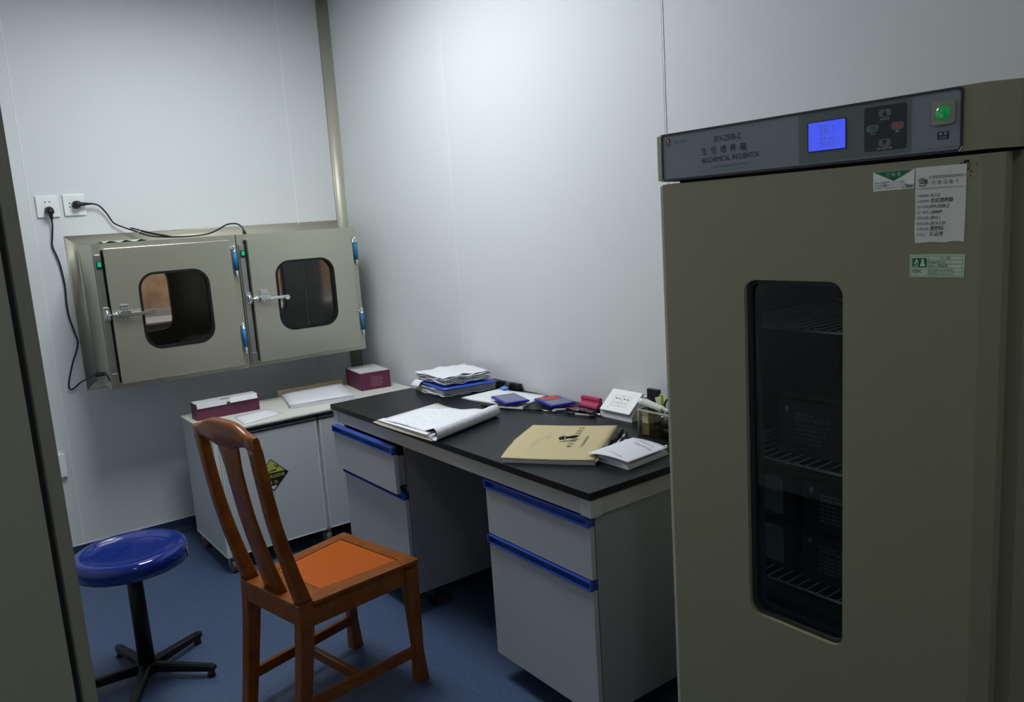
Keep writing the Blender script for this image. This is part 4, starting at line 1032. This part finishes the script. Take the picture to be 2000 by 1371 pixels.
text_into(g, '开/关', .004, (IX - .0024, .782, 1.743), Y_, Z_, 1, 1, 'CENTER'); text_into(g, '确定', .004, (IX - .0024, .737, 1.743), Y_, Z_, 1, 1, 'CENTER'); obj('key_lettering', g, 'inkwhite', head)
sw = obj('power_switch', G().poly([(IX - .0008, y, z) for y, z in rrect(.641, 1.7455, .679, 1.7830, .005)], (-.004, 0, 0)), 'rockerframe', head)
g = G().lathe([(.0005, .0040), (.006, .0036), (.0105, .0022), (.0125, 0), (.0001, -.001)], (0, 0, 0), 28)
for v in g.bm.verts: v.co = Vector((IX - .0048 - v.co.z, .660 + v.co.x, 1.7640 + v.co.y))
obj('rocker_button', g, 'greenlamp', head, 'green illuminated rocker')
g = text_into(G(), 'I', .008, (IX - .0095, .660, 1.7665), Y_, Z_, 1, 1, 'CENTER'); text_into(g, 'O', .0065, (IX - .0092, .660, 1.7565), Y_, Z_, 1, 1, 'CENTER', bold=.0002); obj('rocker_lettering', g, 'inkwhite', head)
g = G().poly([(IX - .0012, y, z) for y, z in rrect(.651, 1.7215, .670, 1.7345, .002)]); obj('switch_label', g, 'keyp', head)
g = text_into(G(), '电 源', .0060, (IX - .0018, .6605, 1.7285), Y_, Z_, 1, 1, 'CENTER'); text_into(g, 'POWER', .0036, (IX - .0018, .6605, 1.7235), Y_, Z_, 1, 1, 'CENTER'); obj('switch_lettering', g, 'inkwhite', head)
g = text_into(G(), 'SPX-250B-Z', .0170, (IX - .0014, 1.1350, 1.7705), Y_, Z_, .86, .95)
text_into(g, '生化培养箱', .0170, (IX - .0014, 1.1690, 1.7475), Y_, Z_, 1.0, 1.95, bold=.0001)
text_into(g, 'BIOCHEMICAL  INCUBATOR', .0150, (IX - .0014, 1.1685, 1.7300), Y_, Z_, .86, .88)
obj('title_lettering', g, 'ink', head)
g = text_into(G(), '上海博迅实业有限公司医疗设备厂', .0068, (IX - .0014, 1.1450, 1.7170), Y_, Z_, 1, 1.05); text_into(g, 'SHANGHAI BOXUN INDUSTRY & COMMERCE CO.,LTD MEDICAL EQUIPMENT FACTORY', .0040, (IX - .0014, 1.182, 1.7095), Y_, Z_, 1, 1.0); obj('maker_lettering', g, 'inkgrey', head)
obj('website_lettering', text_into(G(), 'WWW.BOXUN.COM.CN', .0048, (IX - .0014, .686, 1.7065), Y_, Z_, 1, 1), 'inkgrey', head)
g = text_into(G(), 'Boxun', .0105, (IX - .0014, 1.2450, 1.7795), Y_, Z_, 1.1, 1.1, shear=.25)
for a0 in (0, 1): g.tube([(IX - .0016, 1.267 - .003 * k_ , 1.7795 - .0012 * math.sin(k_ * 1.1 + a0)) for k_ in range(5)], .0005, 6, 3)
obj('logo_lettering', g, 'inkblue', head)
g = G(); g.poly([(IX - .0013, 1.2625 + .0068 * math.cos(a_), 1.7855 + .0080 * math.sin(a_)) for a_ in [math.radians(k_) for k_ in range(-20, 201, 20)]]); g.box((IX - .0014, 1.2605, 1.7745), (IX - .0012, 1.2645, 1.778))
obj('logo_mark', g, 'inkred', head)
obj('logo_figure', G().box((IX - .0018, 1.2610, 1.7840), (IX - .0015, 1.2640, 1.7905)), 'inkwhite', head)
obj('panel_corner', G().obox((IX - .0015, .6315, 1.703), (.002, .0016, .009), Matrix.Rotation(.6, 3, 'X')), 'inkwhite', head)

# labels on the door (parts of the incubator)
XD = IX - .0006
g = G().poly([(XD, .7815, 1.6775), (XD, .7070, 1.6775), (XD, .7080, 1.6450), (XD, .7810, 1.6440)], (.0004, 0, 0)); lb = obj('calibration_label', g, 'label', t, 'white calibration label with green triangle')
obj('green_triangle', G().poly([(XD - .0003, .7800, 1.6772), (XD - .0003, .7090, 1.6772), (XD - .0003, .7435, 1.6600)]), 'green', lb)
obj('triangle_lettering', text_into(G(), '已 校 准', .0075, (XD - .0006, .7440, 1.6685), Y_, Z_, 1, 1, 'CENTER'), 'inkwhite', lb)
g = G()
for i, s_ in enumerate(('校准日期 2017 年 7 月 20 日 编号', '有效日期 2018 年 7 月 19 日 校准员', '校准单位 广西壮族自治区计量检测研究院')): text_into(g, s_, .0041, (XD - .0006, .7790, 1.6565 - .0047 * i), Y_, Z_, 1.0, .92)
obj('lettering', g, 'inkgrey', lb)
g = G()
g.tube([(XD - .0006, .722 - .0018 * k_, 1.6505 + .0030 * math.sin(k_ * 2.2)) for k_ in range(8)], .0004, 5, 4)
text_into(g, '17 7', .0065, (XD - .0007, .7640, 1.6560), Y_, Z_, .9, 1, shear=.3); text_into(g, '18 7', .0060, (XD - .0007, .7640, 1.6512), Y_, Z_, .9, 1, shear=.3)
obj('handwriting', g, 'ink', lb)
g = G().poly([(XD, y, z) for y, z in [(.7055, 1.6790), (.6220, 1.6790), (.6222, 1.62), (.6235, 1.5525), (.640, 1.5540), (.655, 1.5515), (.675, 1.5530), (.7045, 1.5510), (.7060, 1.575), (.7050, 1.60)]], (.0004, 0, 0)); lb = obj('equipment_card', g, 'card', t, 'white equipment card with handwritten entries')
g = text_into(G(), '合浦县疾病预防控制中心', .0060, (XD - .0005, .6830, 1.6590), Y_, Z_, 1, .88); text_into(g, '仪 器 设 备 卡', .0078, (XD - .0005, .6780, 1.6495), Y_, Z_, .95, 1)
for i, s_ in enumerate(('仪器编号:', '仪器名称:', '型号规格:', '出厂编号:', '购买日期:', '使用日期:', '使用科室:', '责任人:')): text_into(g, s_, .0052, (XD - .0005, .7020, 1.6295 - .0094 * i), Y_, Z_, 1, .95)
g.box((XD - .0006, .6250, 1.6432), (XD - .0003, .7030, 1.6438))
obj('lettering', g, 'inkgrey', lb)
g = G()
for i, s_ in enumerate(('A-112', '生化培养箱', 'SPX-250B-Z', '100469', '2010.1', '2015.3.20', '质控科', '陈业秀')): text_into(g, s_, .0076 if i not in (1, 6, 7) else .0085, (XD - .0005, .6800 + (.001 if i == 2 else 0), 1.6290 - .0094 * i), Y_, Z_, .9, .95, shear=.25, bold=.00008)
obj('handwriting', g, 'ink', lb)
g = text_into(G(), 'CDC', .0085, (XD - .0005, .6990, 1.6515), Y_, Z_, .85, .8, shear=.3, bold=.0003)
g.tube([(XD - .0006, .6935 + .0075 * math.cos(a_), 1.6540 + .0065 * math.sin(a_)) for a_ in [math.radians(k_) for k_ in range(20, 330, 25)]], .0006, 5, 3)
obj('card_logo', g, 'ink', lb)
g = G().poly([(XD, .7130, 1.5315), (XD, .6210, 1.5315), (XD, .6225, 1.4925), (XD, .7130, 1.4925)], (.0004, 0, 0)); lb = obj('inspection_label', g, 'labelgreen', t, 'pale green inspection label with green logo')
g = G()
for z in (1.5288, 1.5222, 1.5155, 1.5088, 1.5020, 1.4950): g.box((XD - .0005, .6250, z - .0002), (XD - .0003, .6810 if z not in (1.5288, 1.4950) else .7110, z + .0002))
for y in (.6250, .6810, .7108): g.box((XD - .0005, y - .0002, 1.4950), (XD - .0003, y + .0002, 1.5288))
text_into(g, '合    格', .0052, (XD - .0005, .6530, 1.5235), Y_, Z_, 1, 1, 'CENTER')
for i, s_ in enumerate(('仪器编号:', '检查人:', '检定日期:  2017年3月20日', '有效期至:  2018年3月19日')): text_into(g, s_, .0040, (XD - .0005, .6800, 1.5168 - .0067 * i), Y_, Z_, 1, .9)
frame_plate(g, lambda u, v, d: (XD - d, u, v), (.6835, 1.5092, .7085, 1.5252, .0005), (.6838, 1.5095, .7082, 1.5249, .0004), .0003, .0004, n=2)
text_into(g, 'CDC', .0080, (XD - .0005, .7085, 1.5000), Y_, Z_, .95, 1, bold=.0002)
obj('lettering', g, 'green', lb)
obj('logo_field', G().poly([(XD - .0004, .7085, 1.5250), (XD - .0004, .6840, 1.5250), (XD - .0004, .6840, 1.5095), (XD - .0004, .7085, 1.5095)]), 'green', lb)
g = G().poly([(XD - .0008, .6925, 1.5235), (XD - .0008, .6885, 1.5235), (XD - .0008, .6885, 1.5190), (XD - .0008, .6855, 1.5110), (XD - .0008, .6955, 1.5110), (XD - .0008, .6925, 1.5190)])
g.obox((XD - .0006, .7020, 1.5185), (.0004, .0030, .0090), Matrix.Rotation(.5, 3, 'X')).box((XD - .0009, .6985, 1.5105), (XD - .0005, .7065, 1.5118)).tube([(XD - .0007, .7005, 1.5205), (XD - .0007, .6985, 1.5175), (XD - .0007, .6990, 1.5140), (XD - .0007, .7010, 1.5115)], .0006, 5, 4)
obj('logo_figures', g, 'labelgreen', lb)
g = G(); text_into(g, 'A-112', .0052, (XD - .0007, .6650, 1.5168), Y_, Z_, 1, 1, shear=.2); text_into(g, '陈业秀', .0056, (XD - .0007, .6650, 1.5100), Y_, Z_, 1, 1, shear=.2); obj('handwriting', g, 'ink', lb)
for fx in (1.52, 2.07):
    for fy in (.62, 1.25): obj('foot', G().cyl((fx, fy, 0), (fx, fy, .092), .025), 'black', t)

obj('chamber_fill', G().cyl((1.476, .645, .42), (1.476, .645, 1.55), .008), mat('chamber_fill', (.8, .8, .8), .5, emit=(.8, .95, 1.0), estr=3.2), t, 'slim glowing tube added inside the chamber to light the racks')  # hidden glow added to make the rack rods shine
# wire racks inside
def rack(z, label):
    r_ = thing('wire_rack', label, 'rack', (1.8, .93, z), 'wire racks inside the incubator')
    g = G().cyl((1.545, .612, z), (1.545, 1.252, z), .0032, seg=8).cyl((2.06, .612, z), (2.06, 1.252, z), .003, seg=8)
    obj('front_rod', g, 'rod', r_)
    g = G(); y = .625
    while y < 1.25:
        g.cyl((1.540, y, z + .004), (2.06, y, z + .004), .0015, seg=6); g.ball((1.543, y, z + .0058), .0020); y += .026
    obj('cross_wires', g, 'boardside', r_)
rack(1.355, 'topmost wire rack behind the incubator window')
rack(1.043, 'second wire rack in the incubator, below the topmost')
rack(.745, 'third wire rack in the incubator, near the window bottom')
rack(.44, 'lowest wire rack, below the incubator window')
for (y0, y1, z0, h_, x0, lab) in ((.80, 1.125, 1.0495, .128, 1.60, 'dark carton on the second incubator rack, green tray on top'), (.80, 1.055, .877, .118, 1.59, 'upper of two stacked dark cartons on the third rack, right'), (.80, 1.06, .7515, .118, 1.59, 'lower of two stacked dark cartons on the third rack, right'),
                         (1.085, 1.245, .7515, .118, 1.60, 'dark carton with torn white label at the left of the third rack'), (1.085, 1.245, .877, .115, 1.60, 'dark carton at the left, on the carton with the torn label'), (.80, 1.10, .4465, .225, 1.60, 'dark carton on the lowest incubator rack')):
    c_ = thing('culture_carton', lab, 'carton', (x0 + .1, (y0 + y1) / 2, z0), 'dark cartons inside the incubator')
    obj('box_body', G().box((x0, y0, z0), (x0 + .30, y1, z0 + h_), .001), 'carton', c_)
    if 'torn' in lab:
        obj('torn_label', G().box((x0 - .0006, 1.115, z0 + .012), (x0 - .0001, 1.175, z0 + .105)), 'tornwhite', c_)
    elif y1 - y0 > .2:
        g = G(); text_into(g, '食品安全检验用', .007, (x0 - .0006, y1 - .045, z0 + h_ * .74), Y_, Z_); text_into(g, '生物技术有限公司', .011, (x0 - .0006, y1 - .045, z0 + h_ * .64), Y_, Z_, 1, 1.05)
        for i in range(5): text_into(g, '批号 规格 数量 贮存条件 生产日期'[:17 - i], .0065, (x0 - .0006, y1 - .045, z0 + h_ * (.54 - .08 * i)), Y_, Z_)
        g.box((x0 - .0007, y1 - .028, z0 + h_ * .80), (x0 - .0001, y1 - .020, z0 + h_ * .88)).box((x0 - .0007, y1 - .0245, z0 + h_ * .74), (x0 - .0001, y1 - .0235, z0 + h_ * .80))
        frame_plate(g, lambda u, v, d, x0=x0: (x0 - d, u, v), (y1 - .19, z0 + h_ * .62, y1 - .168, z0 + h_ * .84, .001), (y1 - .188, z0 + h_ * .64, y1 - .170, z0 + h_ * .82, .001), .0002, .0006, n=2)
        g.box((x0 - .0007, y1 - .183, z0 + h_ * .67), (x0 - .0001, y1 - .181, z0 + h_ * .80)).box((x0 - .0007, y1 - .177, z0 + h_ * .67), (x0 - .0001, y1 - .175, z0 + h_ * .80))
        obj('lettering', g, 'inkdim', c_)
tag(obj('green_tray', G().box((1.605, .805, 1.1780), (1.88, 1.12, 1.1860), .002).box((1.60, .80, 1.1862), (1.606, 1.12, 1.196)), 'cartongreen'), 'green tray on the dark carton of the second rack', 'tray')
tag(obj('green_tray', G().box((1.60, .80, .9960), (1.86, 1.25, 1.0100), .002), 'cartongreen'), 'green tray on the stacked cartons under the second rack', 'tray')
tag(obj('green_tray', G().box((1.59, .80, .6730), (1.86, 1.20, .690), .002), 'cartongreen'), 'green tray on the carton of the lowest rack', 'tray')

# ------------------------------------------------------------------ blue stool
SX, SY = .495, 3.165
t = thing('stool', 'round stool with glossy blue plastic seat and black five-legged base', 'stool', (SX, SY, 0))
zt = .525
obj('seat', G().lathe([(.0005, zt - .014), (.06, zt - .0138), (.115, zt - .012), (.145, zt - .008), (.162, zt - .001), (.172, zt), (.184, zt - .001), (.194, zt - .007), (.199, zt - .020), (.200, zt - .062), (.196, zt - .063), (.192, zt - .030), (.001, zt - .028)], (SX, SY, 0), 72), 'stool', t)
obj('column', G().cyl((SX, SY, .05), (SX, SY, zt - .028), .030, .027, 28).cyl((SX, SY, zt - .045), (SX, SY, zt - .028), .10, .11, 28), 'blackm', t)
hub = obj('hub', G().cyl((SX, SY, .022), (SX, SY, .064), .040, .036, 28), 'blackm', t)
for a in (30, 102, 174, 246, 318):
    a = math.radians(a); d = Vector((math.cos(a), math.sin(a), 0)); c = Vector((SX, SY, 0)); s_ = Vector((-d.y, d.x, 0))
    rings = []
    for r_, w, z0, z1 in ((.028, .018, .028, .062), (.12, .017, .028, .058), (.255, .0145, .026, .050), (.270, .011, .028, .046)):
        rings.append([c + d * r_ + s_ * w + Vector((0, 0, z0)), c + d * r_ + s_ * w + Vector((0, 0, z1 - .006)), c + d * r_ + s_ * w * .5 + Vector((0, 0, z1)), c + d * r_ - s_ * w * .5 + Vector((0, 0, z1)), c + d * r_ - s_ * w + Vector((0, 0, z1 - .006)), c + d * r_ - s_ * w + Vector((0, 0, z0))])
    lg = obj('leg', G().sweep(rings, smooth=False), 'blackm', t)
    obj('foot', G().cyl(c + d * .252, c + d * .252 + Vector((0, 0, .028)), .015, .012), 'black', lg)

# ------------------------------------------------------------------ wooden chair (built in its own axes: x forward, y to its left)
t = thing('dining_chair', 'orange-brown varnished wooden chair with splat back facing the desk', 'chair', (0, 0, 0))
SH = .47
sec_pts = [(z, xf, xb) for z, xf, xb in ((.47, -.012, -.062), (.57, -.042, -.086), (.67, -.068, -.110), (.76, -.088, -.128), (.85, -.103, -.141), (.95, -.117, -.153), (1.02, -.126, -.161))]
def lerp_sec(z):
    for (z0, a0, b0), (z1, a1, b1) in zip(sec_pts, sec_pts[1:]):
        if z <= z1: q = (z - z0) / (z1 - z0); return a0 + (a1 - a0) * q, b0 + (b1 - b0) * q
    z0, a0, b0 = sec_pts[-1]; return a0 - .1 * (z - z0), b0 - .1 * (z - z0)
def rsec(xf, xb, y0, y1, z, r=.008):
    P = []
    for u, v in rrect(xb, y0, xf, y1, r, n=3): P.append((u, v, z))
    return P
for s_ in (-1, 1):
    rings = []
    for i in range(25):
        z = .47 + (1.008 - .47) * i / 24; a, b = lerp_sec(z); yc = s_ * (.164 + .004 * (i / 24)); w = .0205 - .003 * math.sin(PI * i / 24)
        rings.append(rsec(a, b, yc - w, yc + w, z))
    obj('back_post', G().sweep(rings), 'wood', t)
# crest rail
def crest_top(s): e = abs(s); return 1.046 + .034 * (1 / (1 + math.exp((e - .115) * 55))) - (.036 - math.sqrt(max(0, .036 ** 2 - max(0, e - .1800) ** 2)))
def crest_bot(s):
    e = abs(s)
    if e > .168: return 1.000 - (e - .168) * 1.4
    return 1.000 - .018 + .018 * math.sin(min(1, max(0, (e - .05) / .10)) * PI / 2) + .010
rings = []
for i in range(41):
    s = .1890 * math.sin(PI / 2 * (i / 20 - 1)); e = abs(s) * .2155 / .1890; zt_, zb_ = crest_top(s), crest_bot(s)
    if e > .165: zb_ = crest_bot(.165) - .045 * ((e - .165) / .05) ** .7
    a1, b1 = lerp_sec(zt_); a0, b0 = lerp_sec(zb_)
    sh = .0 if e < .19 else (e - .19) * .25
    k_ = .006
    rings.append([(a0 - k_ - sh, s, zb_), (a0 - sh, s, zb_ + k_), (a1 - sh, s, zt_ - k_ * 1.6), (a1 - k_ - sh, s, zt_), (b1 + k_ + sh, s, zt_), (b1 + sh, s, zt_ - k_ * 1.6), (b0 + sh, s, zb_ + k_), (b0 + k_ + sh, s, zb_)])
obj('crest_rail', G().sweep(rings), 'wood', t)
rings = []
for i in range(25):
    z = .468 + (1.005 - .468) * i / 24; a, b = lerp_sec(z); w = .053 - .008 * math.sin(PI * i / 24) + (.012 * max(0, i - 20) / 4)
    rings.append(rsec(a - .012, b + .014, -w, w, z, .003))
obj('splat', G().sweep(rings), 'wood', t)
# seat frame and panel
def trap(x0, x1, w0, w1): return [(x1, -w1), (x1, w1), (x0, w0), (x0, -w0)]
xf1, w1, xb1, w0 = .405, .224, -.012, .187
def seat_ring(g, off, z): return [(x, y, z) for x, y in ((xf1 + off, -w1 - off), (xf1 + off, w1 + off), (xb1 - off * .3, w0 + off), (xb1 - off * .3, -w0 - off))]
g = G()
ins = .055; inner = [(xf1 - ins, -w1 + ins), (xf1 - ins, w1 - ins), (xb1 + .06, w0 - ins), (xb1 + .06, -w0 + ins)]
rr = [seat_ring(g, -.008, SH), seat_ring(g, -.001, SH - .003), seat_ring(g, .0, SH - .012), seat_ring(g, -.006, SH - .020), seat_ring(g, -.010, SH - .030)]
V = [[g.bm.verts.new(Vector(p)) for p in r_] for r_ in rr]
for A, B in zip(V, V[1:]):
    for i in range(4): g.bm.faces.new((A[i], A[(i + 1) % 4], B[(i + 1) % 4], B[i]))
g.bm.faces.new(V[-1][::-1])
Ii = [g.bm.verts.new((x, y, SH)) for x, y in inner]; Id = [g.bm.verts.new((x, y, SH - .006)) for x, y in inner]
for i in range(4):
    j = (i + 1) % 4; g.bm.faces.new((V[0][i], V[0][j], Ii[j], Ii[i])); g.bm.faces.new((Ii[i], Ii[j], Id[j], Id[i]))
g.bm.faces.new(Id)
obj('seat_frame', g, 'wood', t)
q = .0035
g = G().poly([(x - math.copysign(q, x - .2), y - math.copysign(q, y), SH - .0055) for x, y in inner], (0, 0, .0045)); obj('seat_panel', g, 'seatwood', t, 'brighter orange inset seat panel')
g = G().box((-.066, -.182, SH - .075), (-.008, .182, SH - .0005), .004); obj('back_rail', g, 'wood', t)
for s_ in (-1, 1):
    g = G().sweep([[(x, s_ * (yb), z) for x, yb, z in ((-.04, .182, SH - .028), (-.04, .160, SH - .028), (-.04, .160, SH - .085), (-.04, .182, SH - .085))], [(x, s_ * (yb), z) for x, yb, z in ((.38, .208, SH - .03), (.38, .190, SH - .03), (.38, .190, SH - .085), (.38, .208, SH - .085))]], smooth=False)
    obj('side_apron', g, 'wood', t)
obj('front_apron', G().box((.365, -.195, SH - .09), (.385, .195, SH - .03), .002), 'wood', t)
for s_ in (-1, 1):
    # rear leg raked back, front leg with slight foot flare
    rings = []
    for z, x0, x1 in ((0, -.120, -.078), (.15, -.098, -.052), (.30, -.078, -.028), (.40, -.068, -.014), (.47, -.064, -.010)):
        rings.append(rsec(x1, x0, s_ * .164 - .021, s_ * .164 + .021, z, .005))
    obj('leg', G().sweep(rings, smooth=False), 'wood', t)
    rings = []
    for z, x0, x1, w in ((0, .362, .412, .022), (.05, .362, .406, .020), (.12, .366, .400, .0185), (.30, .356, .400, .022), (.40, .348, .400, .025), (SH - .03, .346, .400, .026)):
        rings.append(rsec(x1, x0, s_ * .196 - w, s_ * .196 + w, z, .005))
    obj('leg', G().sweep(rings, smooth=False), 'wood', t)
    g = G().obox((.145, s_ * .180, .118), (.465, .020, .038), zrot(s_ * .07), .004); obj('stretcher', g, 'wood', t)
obj('stretcher', G().box((.134, -.18, .100), (.156, .18, .136), .004), 'wood', t)
t.location = (.851, 2.544, 0); t.rotation_euler = (0, 0, math.radians(11))
